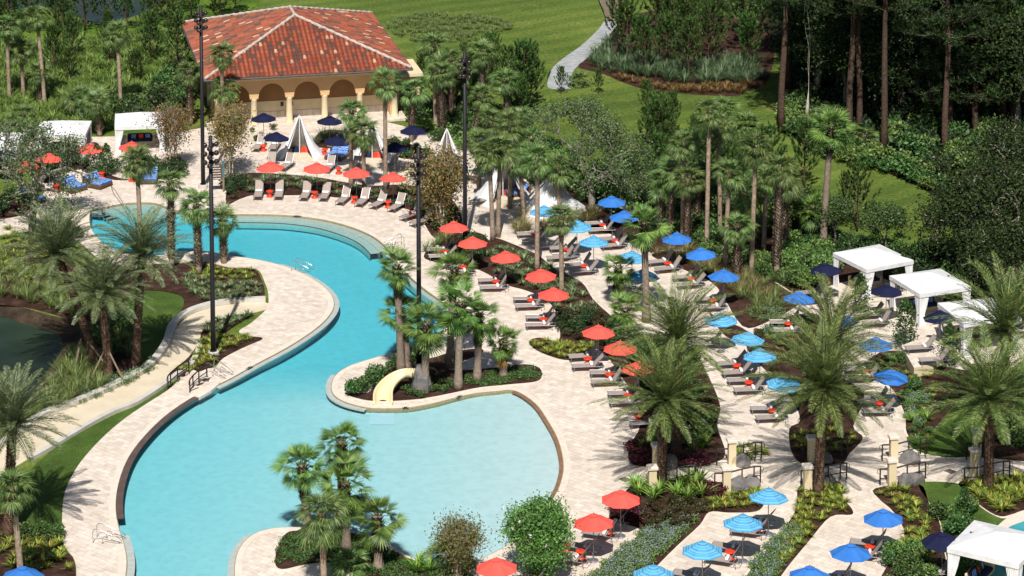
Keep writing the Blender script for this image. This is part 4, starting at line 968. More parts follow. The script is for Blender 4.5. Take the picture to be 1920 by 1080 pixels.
# cabanas
def cabana(cx, cy, size, rz, label, h=2.55, peak=.7, sofa=True, z=DZ, cush='orange'):
    p = G(cx, cy, z+h); p = Vector((p.x, p.y, z)); o = empty('cabana', p, R(rz), label, 'cabana', 'white canvas cabanas'); s = size/2
    b = MB(); V = [(-s-.08, -s-.08, h), (s+.08, -s-.08, h), (s+.08, s+.08, h), (-s-.08, s+.08, h), (0, 0, h+peak)]
    for i in range(4): b.quad(V[i], V[(i+1) % 4], V[4])
    for i in range(4):
        a, c = V[i], V[(i+1) % 4]; b.quad((a[0], a[1], h-.30), (c[0], c[1], h-.30), c, a); b.quad(tuple(k*.985 for k in a[:2])+(h-.3,), tuple(k*.985 for k in a[:2])+(h-.02,), tuple(k*.985 for k in c[:2])+(h-.02,), tuple(k*.985 for k in c[:2])+(h-.3,))
    link('roof', b.mesh('roof', 'white'), o)
    b = MB(); b.tube([(-s, -s, h-.12), (s, -s, h-.12), (s, s, h-.12), (-s, s, h-.12), (-s, -s, h-.12)], .03, 4); link('frame', b.mesh('frame', 'white'), o)
    for sx in (-1, 1):
        for sy in (-1, 1):
            b = MB(); b.box(-.04, .04, -.04, .04, 0, h-.1); link('post', b.mesh('post', 'white'), o, (sx*s, sy*s, 0))
            b = MB(); n = 20
            for ax in (0, 1):
                for k in range(n):
                    pass
            rows = [(h-.28, .72), (h*.62, .58), (h*.38, .40), (h*.2, .44), (.02, .52)]
            for ax in (0, 1):
                i0 = len(b.v)
                for (z_, wd) in rows:
                    for k in range(n+1):
                        t = k/n*wd; off = .05*math.sin(k*1.9)
                        q = (sx*(s-t), sy*(s+.02+off)) if ax == 0 else (sx*(s+.02+off), sy*(s-t)); b.v.append((q[0], q[1], z_))
                for q in range(4):
                    for k in range(n): a_ = i0+q*(n+1)+k; b.f.append((a_, a_+1, a_+n+2, a_+n+1)); b.m.append(0)
            link('curtain', b.mesh('curtain', 'white', True), o)
    if sofa:
        T = Matrix.Translation(p) @ Matrix.Rotation(R(rz), 4, 'Z')
        f = empty('outdoor_sofa', T @ Vector((0, s*.45, 0)), R(rz), 'cream framed sofa with navy cushions inside the '+label.split(' ', 1)[1] if len(label.split()) < 9 else 'navy cushioned sofa in '+label, 'sofa', 'navy sofas in the cabanas')
        b = MB(); b.cbox(-1.3, 1.3, -.4, .45, 0, .32, .03); b.cbox(-1.3, 1.3, .33, .45, .3, .85, .03)
        for q in (-1, 1): b.cbox(q*1.22-.08, q*1.22+.08, -.4, .45, .3, .62, .03)
        link('frame', b.mesh('frame', 'cream'), f)
        b = MB(); b.cbox(-1.1, 1.1, -.38, .3, .325, .5, .05); link('seat_cushion', b.mesh('seat_cushion', 'navy_cushion'), f)
        b = MB(); b.cbox(-1.1, 1.1, .18, .32, .5, .95, .05); link('back_cushion', b.mesh('back_cushion', 'navy_cushion'), f)
        for k, x in enumerate((-.6, .1, .7)):
            b = MB(); b.cbox(-.2, .2, -.07, .07, 0, .38, .05); link('cushion', b.mesh('cushion', 'stool' if k == 1 else 'bluestripe'), f, (x, .1, .51), (R(-15), 0, rnd(-.3, .3)))
    return o
cabana(1637, 481, 4.2, 28, 'white cabana farthest up in the right hand row')
cabana(1744, 527, 4.2, 22, 'white cabana second in the right hand row')
cabana(1836, 582, 4.3, 15, 'white cabana third in the right row behind palm fronds')
cabana(1868, 1016, 4.1, 59, 'large white cabana in the bottom right corner', peak=.62)
cabana(262, 224, 4.3, 8, 'white cabana beside the orange leaved tree on the left')
cabana(118, 240, 4.4, 2, 'white cabana seen through the oak crown')
cabana(-8, 262, 4.4, 0, 'white cabana cut by the left picture edge')
for i, (x, y) in enumerate([(1640, 590), (1560, 556)]):
    o = empty('side_table', G(x, y, DZ), .3, ('pale', 'dark')[i]+' low table between armchairs beside the cabanas', 'table')
    b = MB(); b.cbox(-.4, .4, -.4, .4, .4, .45, .01); link('top', b.mesh('top', 'metal'), o)
    for sx in (-1, 1):
        for sy in (-1, 1): b = MB(); b.box(-.03, .03, -.03, .03, 0, .4); link('leg', b.mesh('leg', 'metal'), o, (sx*.35, sy*.35, 0))

# lamp poles
def light_pole(tx, ty, bx, by, label, rz=0, base=True):
    p = G(bx, by, DZ); h = ZAT(p.y, ty); o = empty('light_pole', p, rz, label, 'light pole', 'tall dark globe light poles')
    b = MB(); b.lathe([(.19, 0), (.17, 4), (.14, h)], 12); link('pole', b.mesh('pole', 'pole', True), o)
    b = MB(); b.lathe([(.42, -.05), (.42, .28), (.38, .32)], 18); link('base', b.mesh('base', 'concrete'), o)
    b = MB(); b.lathe([(.26, .32), (.26, .38), (.2, .4)], 12); link('collar', b.mesh('collar', 'pole'), o)
    for r_ in range(3):
        z = h-.65-r_*.62
        for a in (0, 1):
            for s_ in (-1, 1):
                d = Vector((s_, 0, 0)) if a == 0 else Vector((s_*.45, (1 if s_ > 0 else -1)*.9, 0)); q = d*.42+Vector((0, 0, z-(.16 if a else 0)))
                b = MB(); b.tube([(0, 0, z-.1), tuple(d*.2+Vector((0, 0, q.z)))], .025, 5); ar = link('arm', b.mesh('arm', 'pole'), o)
                link('globe', GLOBE, ar, tuple(q))
    return o
_b = MB(); _b.sphere((0, 0, 0), .19, 14, 9); GLOBE = _b.mesh('globe', 'globe', True)
light_pole(373, 12, 381, 352, 'tall dark globe light pole in front of the roof corner', .1)
light_pole(397, 256, 400, 666, 'tall dark globe light pole on white base beside the steps', .4)
light_pole(784, 278, 786, 688, 'tall dark globe light pole on the palm island', .2)
light_pole(871, 98, 872, 462, 'tall dark globe light pole among the palms right of the orange tree', 1.45)

# ============================================================ PAVILION
def pavilion():
    c0 = G(393, 146, 5.0); c1 = G(778, 132, 5.0); c3 = G(335, 42, 5.0); c2 = G(692, 29, 5.0)
    cen = Vector((-21.3, 248.3, 0)); ang = R(12.4); W_, D_ = 9.65, 11.35
    o = empty('pavilion', (cen.x, cen.y, 0), ang, 'beige pavilion with red tile hip roof and open arcade', 'building')
    ez, rz_ = 5.0, 8.3; ry = D_-W_
    def roofface(P, n_rows, n_cols, name):
        """barrel tiles laid over a triangle or trapezoid: P = eave a, eave b, ridge b, ridge a"""
        a, b_, c, d_ = [Vector(q) for q in P]; L = (b_-a).length; up = ((c+d_)/2-(a+b_)/2); S = up.length; nrm = (b_-a).cross(up).normalized(); ex = (b_-a).normalized(); b = MB()
        ncol = int(L/.42); nrow = int(S/.62); cw = L/ncol; rh = S/nrow
        for r_ in range(nrow):
            t0, t1 = r_/nrow, (r_+1)/nrow
            for k in range(ncol):
                u = (k+.5)/ncol*L; tm = (t0+t1)/2; left = a.lerp(d_, tm); right = b_.lerp(c, tm); xl = (left-a).dot(ex); xr = (right-a).dot(ex)
                if u < xl-.05 or u > xr+.05: continue
                base = a+ex*u; e = up.normalized(); q0 = base+e*(t0*S-.03); q1 = base+e*(t1*S+.05); i = len(b.v); lift = .075; hw = cw*.36; th = rnd(0, .012)
                for (q, lf, kk) in ((q0, .03+th, 1.06), (q1, 0, .9)):
                    for j in range(5):
                        an = math.pi*j/4; b.v.append(tuple(q-ex*hw*kk*math.cos(an)+nrm*(lift*1.5*math.sin(an)+lf+.01)))
                for j in range(4): b.f.append((i+j, i+j+1, i+j+6, i+j+5)); b.m.append(0)
                b.f.append((i, i+1, i+2, i+3, i+4)); b.m.append(0)
        link('roof_tiles', b.mesh('roof_tiles', 'roof'), o)
    E = [(-W_, -D_, ez), (W_, -D_, ez), (W_, D_, ez), (-W_, D_, ez)]; A, B = (0, -ry, rz_), (0, ry, rz_)
    roofface((E[0], E[1], A, A), 0, 0, 'front'); roofface((E[1], E[2], B, A), 0, 0, 'r'); roofface((E[2], E[3], B, B), 0, 0, 'b'); roofface((E[3], E[0], A, B), 0, 0, 'l')
    b = MB()
    for f in ((E[0], E[1], A), (E[1], E[2], B, A), (E[2], E[3], B), (E[3], E[0], A, B)): b.quad(*f)
    b.quad(*[(x, y, ez-.06) for x, y, _ in E][::-1]); link('roof_deck', b.mesh('roof_deck', 'roof_flat'), o)
    for (p, q) in ((E[0], A), (E[1], A), (E[2], B), (E[3], B), (A, B)):
        p, q = Vector(p), Vector(q); n = int((q-p).length/.45); b = MB(); pts = []
        for k in range(n+1): pts.append(p.lerp(q, k/n)+Vector((0, 0, .12+.03*(k % 2))))
        b.tube(pts, [.13+.03*(k % 2) for k in range(n+1)], 8); link('ridge_tiles', b.mesh('ridge_tiles', 'ridge'), o)
    b = MB(); r_ = .10
    for i in range(4):
        p, q = Vector(E[i]), Vector(E[(i+1) % 4]); d = (q-p).normalized(); nn = Vector((d.y, -d.x, 0))
        b.tube([p+nn*.1-d*.1+Vector((0, 0, -.04)), q+nn*.1+d*.1+Vector((0, 0, -.04))], r_, 6)
    link('gutter', b.mesh('gutter', 'gutter'), o)
    wx, wy = W_-1.35, D_-1.2                      # wall planes inside the overhang
    b = MB()
    for (k, z0, z1) in ((.75, ez-.28, ez-.1), (.5, ez-.42, ez-.28), (.25, ez-.56, ez-.42)):
        for (x0, x1, y0, y1) in ((-wx-k, wx+k, -wy-k, -wy), (-wx-k, wx+k, wy, wy+k), (-wx-k, -wx, -wy, wy), (wx, wx+k, -wy, wy)): b.box(x0, x1, y0, y1, z0, z1)
    link('cornice', b.mesh('cornice', 'cream'), o)
    # arcade
    top = ez-.55; spr = 2.8; nA = 5; sp_ = 2*wx/nA; rad = sp_/2-.42
    def arcade(p0, ex, n, length, name):
        s_ = length/n; rd = s_/2-.42; b = MB(); ny_ = Vector((ex.y, -ex.x, 0)); N = 14
        for side, off in ((0, 0), (1, -.55)):
            for k in range(n):
                cx_ = (k+.5)*s_; arc = [(cx_-rd*math.cos(math.pi*j/N), spr+rd*math.sin(math.pi*j/N)) for j in range(N+1)]
                P = lambda u, z: tuple(p0+ex*u+ny_*off+Vector((0, 0, z)))
                for j in range(N): b.quad(P(arc[j][0], arc[j][1]), P(arc[j+1][0], arc[j+1][1]), P(arc[j+1][0], top), P(arc[j][0], top))
                b.quad(P(k*s_, spr), P(arc[0][0], spr), P(arc[0][0], top), P(k*s_, top)); b.quad(P(arc[-1][0], spr), P((k+1)*s_, spr), P((k+1)*s_, top), P(arc[-1][0], top))
        for k in range(n):
            cx_ = (k+.5)*s_
            for j in range(N):
                a0, a1 = math.pi*j/N, math.pi*(j+1)/N; q = lambda a, off: tuple(p0+ex*(cx_-rd*math.cos(a))+ny_*off+Vector((0, 0, spr+rd*math.sin(a))))
                b.quad(q(a0, 0), q(a0, -.55), q(a1, -.55), q(a1, 0))
        for k in range(n+1):
            u0, u1 = max(k*s_-.42, -.1), min(k*s_+.42, length+.1); q = lambda u, off: tuple(p0+ex*u+ny_*off+Vector((0, 0, spr))); b.quad(q(u0, 0), q(u1, 0), q(u1, -.55), q(u0, -.55))
        link('arcade_wall', b.mesh('arcade_wall', 'stucco'), o)
        for k in range(n+1):
            c = p0+ex*(k*s_)+ny_*-.275; b = MB()
            b.cbox(-.40, .40, -.31, .31, spr-.16, spr-.003, .03)
            cap = b.mesh('capital', 'stucco'); b = MB(); b.lathe([(.4, 0), (.4, .25), (.34, .32), (.30, .4), (.27, spr-.42), (.30, spr-.36), (.30, spr-.3), (.36, spr-.163)], 16)
            cl = link('column', b.mesh('column', 'cream', True), o, tuple(c), (0, 0, math.atan2(ex.y, ex.x))); link('capital', cap, cl)
    arcade(Vector((-wx, -wy, 0)), Vector((1, 0, 0)), nA, 2*wx, 'front')
    b = MB(); b.box(-wx+.02, wx-.02, -wy+2.3, -wy+2.6, 0, top-.1); link('back_wall', b.mesh('back_wall', 'stucco_shade'), o)  # shaded upper part of the wall, its shade painted in as brown
    b = MB(); b.box(-wx+.02, wx-.02, -wy+2.26, -wy+2.297, .75, 1.75); link('painted_sunlit_band', b.mesh('painted_sunlit_band', 'cream'), o)  # painted sunlight: cream strip for the sunlit part of the back wall
    b = MB(); b.box(-wx+.02, wx-.02, -wy+2.22, -wy+2.297, 0.02, .747); link('wainscot', b.mesh('wainscot', 'deck'), o)
    b = MB(); b.box(-wx, -wx+.35, -wy+.7, wy, 0, top); b.box(wx-.35, wx, -wy+.7, wy, 0, top); b.box(-wx+.35, wx-.35, wy-.35, wy, 0, top)
    link('wall', b.mesh('wall', 'stucco'), o)
    for k in range(6):
        y = -wy+1.6+k*(2*wy-3)/5; b = MB(); b.box(-wx-.18, -wx-.002, y-.35, y+.35, 0, top-.02); link('pilaster', b.mesh('pilaster', 'cream'), o)
    b = MB(); b.box(-wx+.4, wx-.4, -wy+.6, -wy+2.29, top-.12, top-.02); link('ceiling', b.mesh('ceiling', 'stucco'), o)
    b = MB(); b.box(-wx-1, wx+1, -wy-.9, -wy+2.21, -.02, .14); link('floor', b.mesh('floor', 'deck'), o)
    for x in (-2.1, -1.2): b = MB(); b.box(x-.14, x+.14, -wy+2.2, -wy+2.257, 1.2, 1.6); link('wall_plate', b.mesh('wall_plate', 'gutter'), o)
    # low annexe at the right
    b = MB(); b.box(wx+.02, wx+2.9, -wy+3, -wy+8, 0, 3.2); an = link('annexe', b.mesh('annexe', 'cream'), o)
    b = MB(); b.box(wx+.02, wx+3.2, -wy+2.7, -wy+8.3, 3.203, 3.5); link('annexe_roof', b.mesh('annexe_roof', 'cream'), an)
    b = MB(); b.box(wx+.9, wx+2.3, -wy+2.93, -wy+2.997, .2, 2.5); link('doorway', b.mesh('doorway', 'gutter'), an)
pavilion()

# ============================================================ SLIDE, RAILS, PILLARS, SIGN
def slide():
    CP = [(718,764,-.10,1.15),(718,754,.02,1.15),(719,743,.2,1.1),(725,731,.42,1.0),(736,719,.64,.92),(750,710,.85,.86),(766,706,1.0,.8),(782,708,1.12,.78)]
    P = []; Wd = []
    for q in spline([(a, b_, c, d_) for a, b_, c, d_ in CP], False, 4): P.append(G(q[0], q[1], q[2])); Wd.append(q[3])
    o = empty('water_slide', G(735, 735, .1), 0, 'short cream yellow water slide curving into the pool', 'slide'); O = Vector(o.location)
    b = MB(); n = 12; P2 = []
    for k, p in enumerate(P):
        d = (P[min(k+1, len(P)-1)]-P[max(k-1, 0)]); d.z = 0; d.normalize(); s_ = Vector((-d.y, d.x, 0)); w_ = Wd[k]/2
        sec = [(-w_-.10, .40), (-w_-.02, .44), (-w_+.04, .40)]+[(-(w_-.05)*math.cos(math.pi*j/n), .36-.36*math.sin(math.pi*j/n)) for j in range(1, n)]+[(w_-.04, .40), (w_+.02, .44), (w_+.10, .40), (w_+.08, .1), (0, -.12), (-w_-.08, .1)]
        P2.append([tuple(p-O+s_*x+Vector((0, 0, z+.02))) for x, z in sec])
    m_ = len(P2[0]); b.v = [q for r_ in P2 for q in r_]
    for k in range(len(P2)-1):
        for j in range(m_): a_, c_ = k*m_+j, k*m_+(j+1) % m_; b.f.append((a_, c_, c_+m_, a_+m_)); b.m.append(0)
    b.f.append(tuple(range(m_-1, -1, -1))); b.m.append(0)
    link('chute', b.mesh('chute', 'slide', True), o)
slide()
def boulder(px, py, r, label, seed, z=DZ, m_='rock', sq=.8, grp='boulders by the walls'):
    random.seed(seed); b = MB(); b.sphere((0, 0, 0), 1, 12, 8, 0, 1)
    ks = [(Vector((rnd(-1, 1), rnd(-1, 1), rnd(-.6, 1))).normalized(), rnd(.62, .9)) for _ in range(14)]; V = []
    for v in b.v:
        p = Vector(v)
        for d, c in ks:
            e = p.dot(d)
            if e > c: p = p-d*(e-c)
        V.append((p.x*r, p.y*r*.8, p.z*r*sq))
    b.v = V; random.seed(seed+7)
    return tag(link('boulder', b.mesh('boulder', m_), None, G(px, py, z+r*sq*.45), (0, 0, rnd(0, 3))), label, 'rock', grp)
boulder(790, 716, .95, 'pale faux rock holding up the top of the water slide', 3, DZ, 'rock', 1.4)
boulder(778, 712, .6, 'small pale rock under the curve of the water slide', 5, DZ, 'rock', 1.3)
for i, (x, y, r_, t) in enumerate([(1385,912,.85,'dark boulder right of the pillar above the striped parasol'), (1405,908,.75,'grey boulder above the striped parasol'), (1392,864,.7,'boulder behind the railing beside the curved planter'), (1696,903,.8,'grey boulder right of the pillar above the lower bed'), (1712,898,.75,'rounded tan boulder at the lawn corner'), (1706,858,.8,'boulder behind the railing beside the lawn'), (1545,860,.7,'shaded boulder behind the second date palm trunk'), (1552,898,.7,'boulder right of the second date palm trunk'), (1256,868,.7,'shaded boulder beside the central palm trunk')]):
    boulder(x, y, r_, t, 20+i)
def pillar(px, py, label, h=1.6):
    o = empty('stone_pillar', G(px, py, DZ), R(8), label, 'pillar', 'cream stone pillars of the lower steps')
    b = MB(); b.cbox(-.24, .24, -.24, .24, 0, h, .015); link('shaft', b.mesh('shaft', 'cream'), o)
    b = MB(); b.cbox(-.33, .33, -.33, .33, h+.002, h+.18, .04); link('cap', b.mesh('cap', 'coping'), o)
PL = [(1231,882,'pillar left of the central palm, upper of two'), (1223,925,'pillar left of the central palm, lower of two'), (1372,873,'upper pillar beside the curved planter'), (1362,926,'lower pillar left of the dark boulders'), (1522,868,'shaded upper pillar left of the second palm trunk'), (1514,923,'lower pillar left of the second palm trunk'), (1675,866,'upper pillar beside the lawn steps'), (1672,911,'lower pillar left of the rounded boulders'), (1831,856,'shaded upper pillar behind the right palm trunk'), (1827,892,'lower pillar left of the right palm trunk')]
for x, y, t in PL: pillar(x, y, 'cream stone '+t)
def railing(path, label, h=1.05, rise=0, scroll=True, name='iron_railing', posts=None, m_='iron'):
    o = empty(name, path[0], 0, label, 'railing', 'black iron railings'); O = path[0]
    P = [Vector(p)-O for p in path]; b = MB(); b.tube([p+Vector((0, 0, h)) for p in P], .05, 6)
    if scroll:
        for e, s_ in ((P[0], -1), (P[-1], 1)):
            d = (P[1]-P[0]).normalized() if s_ < 0 else (P[-1]-P[-2]).normalized()
            b.tube([e+d*s_*(.16*math.sin(t*.9)+.02*t)+Vector((0, 0, h-.16+.16*math.cos(t*.9))) for t in [k*.55 for k in range(9)]], .018, 5)
    link('top_rail', b.mesh('top_rail', m_), o)
    b = MB(); b.tube([p+Vector((0, 0, h*.42)) for p in P], .035, 5); link('lower_rail', b.mesh('lower_rail', m_), o)
    for p in P: b = MB(); b.box(-.04, .04, -.04, .04, 0, h); link('post', b.mesh('post', m_), o, tuple(p))
    return o
for i, (x, y, t) in enumerate([(1222,870,'left of the central palm'), (1344,872,'beside the curved planter'), (1506,866,'by the second palm trunk'), (1654,864,'beside the upper lawn'), (1812,862,'by the right palm trunk')]):
    for k, (dx, dy, w_) in enumerate(((0, 0, 'upper'), (-4, 46, 'lower'))):
        p = G(x+dx, y+dy, DZ); Q = [p+Vector((s_, .08*s_, z)) for s_, z in ((0, 0), (.8, .0), (1.7, .22), (2.45, .36), (2.85, .36))]
        railing(Q, f'{w_} black iron railing with scroll ends {t}')
railing([G(a, b_, z) for a, b_, z in ((315,729,.05), (320,723,.12), (333,712,.3), (354,698,.5))], 'black handrail left of the pool steps by the lamp bed', .9)
railing([G(a, b_, z) for a, b_, z in ((356,736,.05), (362,728,.1), (373,718,.3), (388,707,.5))], 'black handrail right of the pool steps by the slate edge', .9)
for k in range(3):
    a, b_ = G(330+k*9, 722-k*7, .0), G(358+k*9, 735-k*7, .0)
    d_ = Vector((.5, .55, 0)); bb = MB(); z = DZ+.1*(k+1)
    bb.quad((a.x, a.y, z), (b_.x, b_.y, z), (b_.x+d_.x, b_.y+d_.y, z), (a.x+d_.x, a.y+d_.y, z)); bb.quad((a.x, a.y, 0), (b_.x, b_.y, 0), (b_.x, b_.y, z), (a.x, a.y, z))
    tag(link('step', bb.mesh('step', 'deck')), kind='structure')
def poolrail(px, py, ang, label, sep=.6, big=1.0):
    o = empty('pool_handrail', G(px, py, DZ), R(ang), label, 'handrail', 'stainless steel pool handrails')
    for s_ in (-1, 1):
        b = MB(); b.tube([(-.45*big, 0, 0), (-.45*big, 0, .72), (-.38*big, 0, .85), (-.25*big, 0, .88), (.75*big, 0, .42), (.9*big, 0, .25), (.82*big, 0, .12), (.1, 0, .45), (0, 0, .3), (0, 0, 0)], .024, 6, cap=False)
        link('rail', b.mesh('rail', 'steel', True), o, (0, s_*sep/2, 0))
        b = MB(); b.lathe([(.06, 0), (.06, .03), (.03, .04)], 8); link('flange', b.mesh('flange', 'steel'), o, (0, s_*sep/2, 0))
poolrail(562, 508, -20, 'steel pool ladder rails on the tongue of deck', .7, 1.2)
poolrail(744, 462, 200, 'steel pool ladder rails at the right bank', .7, 1.1)
poolrail(406, 702, -35, 'steel pool rails beside the white lamp base', .8, 1.3)
poolrail(196, 1014, -8, 'steel pool rails at the end of the slate edge', .8, 1.3)
o = empty('grab_rail', G(216, 362, DZ), 0, 'single curved grab rail down the pool steps', 'handrail'); O = Vector(o.location)
b = MB(); b.tube([G(208,348,DZ)-O, G(210,350,.95)-O, G(216,357,.95)-O, G(225,372,.7)-O, G(240,394,.35)-O, G(243,397,-.4)-O], .03, 6); link('rail', b.mesh('rail', 'steel', True), o)
sheet('pool_step_block', [(357,740),(390,723),(414,716),(396,732),(374,745)], DZ+.09, 'coping', .2, False)
o = empty('slide_mat', G(716, 783, -.08), 0, 'pale blue square landing mat under water before the slide', 'mat'); O = Vector(o.location); zf = floor_z(O.x, O.y-1)+.06
b = MB(); q = [G(x, y, zf)-O for x, y in ((694,796),(739,796),(740,773),(696,773))]; b.quad(*q); b.quad(*[v-Vector((0, 0, .015)) for v in q][::-1])
for i in range(4): b.quad(q[i]-Vector((0, 0, .015)), q[(i+1) % 4]-Vector((0, 0, .015)), q[(i+1) % 4], q[i])
link('pad', b.mesh('pad', plain('mat_blue', '#DCE8F4', '#E4EEF8', .6, 2)), o)
# direction sign
o = empty('direction_sign', G(410, 360, DZ), R(8), 'brown slatted direction sign on a teal and wood post', 'sign')
b = MB(); b.box(-.08, .08, -.08, .08, 0, 1.3); link('post', b.mesh('post', 'wood'), o, (.42, 0, 0)); b = MB(); b.box(-.08, .08, -.08, .08, 1.302, 2.6); link('post_top', b.mesh('post_top', 'teal'), o, (.42, 0, 0))
b = MB()
for k in range(6): b.cbox(-.75, .33, -.05, .03, 1.1+k*.22, 1.1+k*.22+.2, .01)
pn = link('panel', b.mesh('panel', 'sign_brown'), o)
b = MB(); random.seed(4)
for k in range(6):
    x = -.68
    while x < .1: w_ = rnd(.04, .12); b.box(x, x+w_, -.056, -.051, 1.17+k*.22, 1.23+k*.22); x += w_+.04
link('lettering', b.mesh('lettering', 'towel'), pn)
# depth markers on the waterline tile
for i, (x, y, dx, dy, t) in enumerate([(560,403.5,7,.6,'dark depth marker tile on the far pool edge'), (757,762,5.5,-.4,'dark depth marker tile right of the slide'), (857,745.5,4.5,-2,'dark depth marker tile on the island edge'), (454,692,5,-2.6,'dark depth marker tile near the steel rails')]):
    a, c = G(x-dx, y-dy, 0), G(x+dx, y+dy, 0); d = (c-a); L = d.length; rz = math.atan2(d.y, d.x); m_ = (a+c)/2
    nr = min(range(len(pool)), key=lambda k: (pool[k][0]-m_.x)**2+(pool[k][1]-m_.y)**2); m_ = Vector((pool[nr][0], pool[nr][1], DZ+.04))
    o = empty('depth_marker', m_, rz, t, 'marker', 'depth marker tiles'); b = MB(); b.box(-L/2, L/2, -.13, .10, -.01, .012); link('tile', b.mesh('tile', 'dark_tile'), o)
    fc = bpy.data.curves.new('lettering', 'FONT'); fc.body = '3 FT  3 FT'; fc.size = .24; fc.align_x = 'CENTER'; fc.align_y = 'CENTER'; fc.materials.append(M['towel']); tmp = bpy.data.objects.new('tmp', fc); C.objects.link(tmp); bpy.context.view_layer.update(); me = bpy.data.meshes.new_from_object(tmp.evaluated_get(bpy.context.evaluated_depsgraph_get())); bpy.data.objects.remove(tmp); bpy.data.curves.remove(fc); link('lettering', me, o, (0, -.015, .014))
for x, y, t in [(1783, 884, 'square drain grate on the walk before the right palm'), (1172, 899, 'square drain grate left of the lower bed')]:
    b = MB()
    for k in range(8): b.box(-.28+k*.07, -.24+k*.07, -.28, .28, 0, .012)
    b.box(-.3, .3, -.3, -.28, 0, .014); b.box(-.3, .3, .28, .3, 0, .014)
    tag(link('drain_grate', b.mesh('drain_grate', 'gutter'), None, G(x, y, DZ+.002), (0, 0, R(40))), t, 'drain')
for i, (x, y, t) in enumerate([(820, 470, 'small white fixture at the bed tip beside the first red parasol'), (312, 480, 'pale rounded fixture under the date palm fronds')]):
    b = MB(); b.lathe([(.16, 0), (.16, .35), (.12, .42)], 10); tag(link('bollard_light', b.mesh('bollard_light', 'concrete'), None, G(x, y, DZ)), t, 'bollard')
# timber bridge on the cart path
o = empty('timber_bridge', G(1150, 20, 0), 0, 'weathered timber bridge deck on the cart path', 'bridge'); O = Vector(o.location)
b = MB(); L_, R_ = [(1138,38),(1133,20),(1126,4),(1118,-20),(1100,-70)], [(1172,38),(1166,24),(1168,4),(1172,-20),(1166,-70)]
for i in range(4):
    for k in range(6):
        f0, f1 = k/6, (k+.88)/6; q = lambda A_, f: Vector(G(A_[i][0]+(A_[i+1][0]-A_[i][0])*f, A_[i][1]+(A_[i+1][1]-A_[i][1])*f, .12))-O
        b.quad(q(L_, f0), q(R_, f0), q(R_, f1), q(L_, f1))
link('planks', b.mesh('planks', 'timber'), o)
for s_, A_ in (('l', L_), ('r', R_)): b = MB(); b.tube([Vector(G(x, y, .45))-O for x, y in A_], .09, 5); link('kerb_beam', b.mesh('kerb_beam', 'wood'), o)
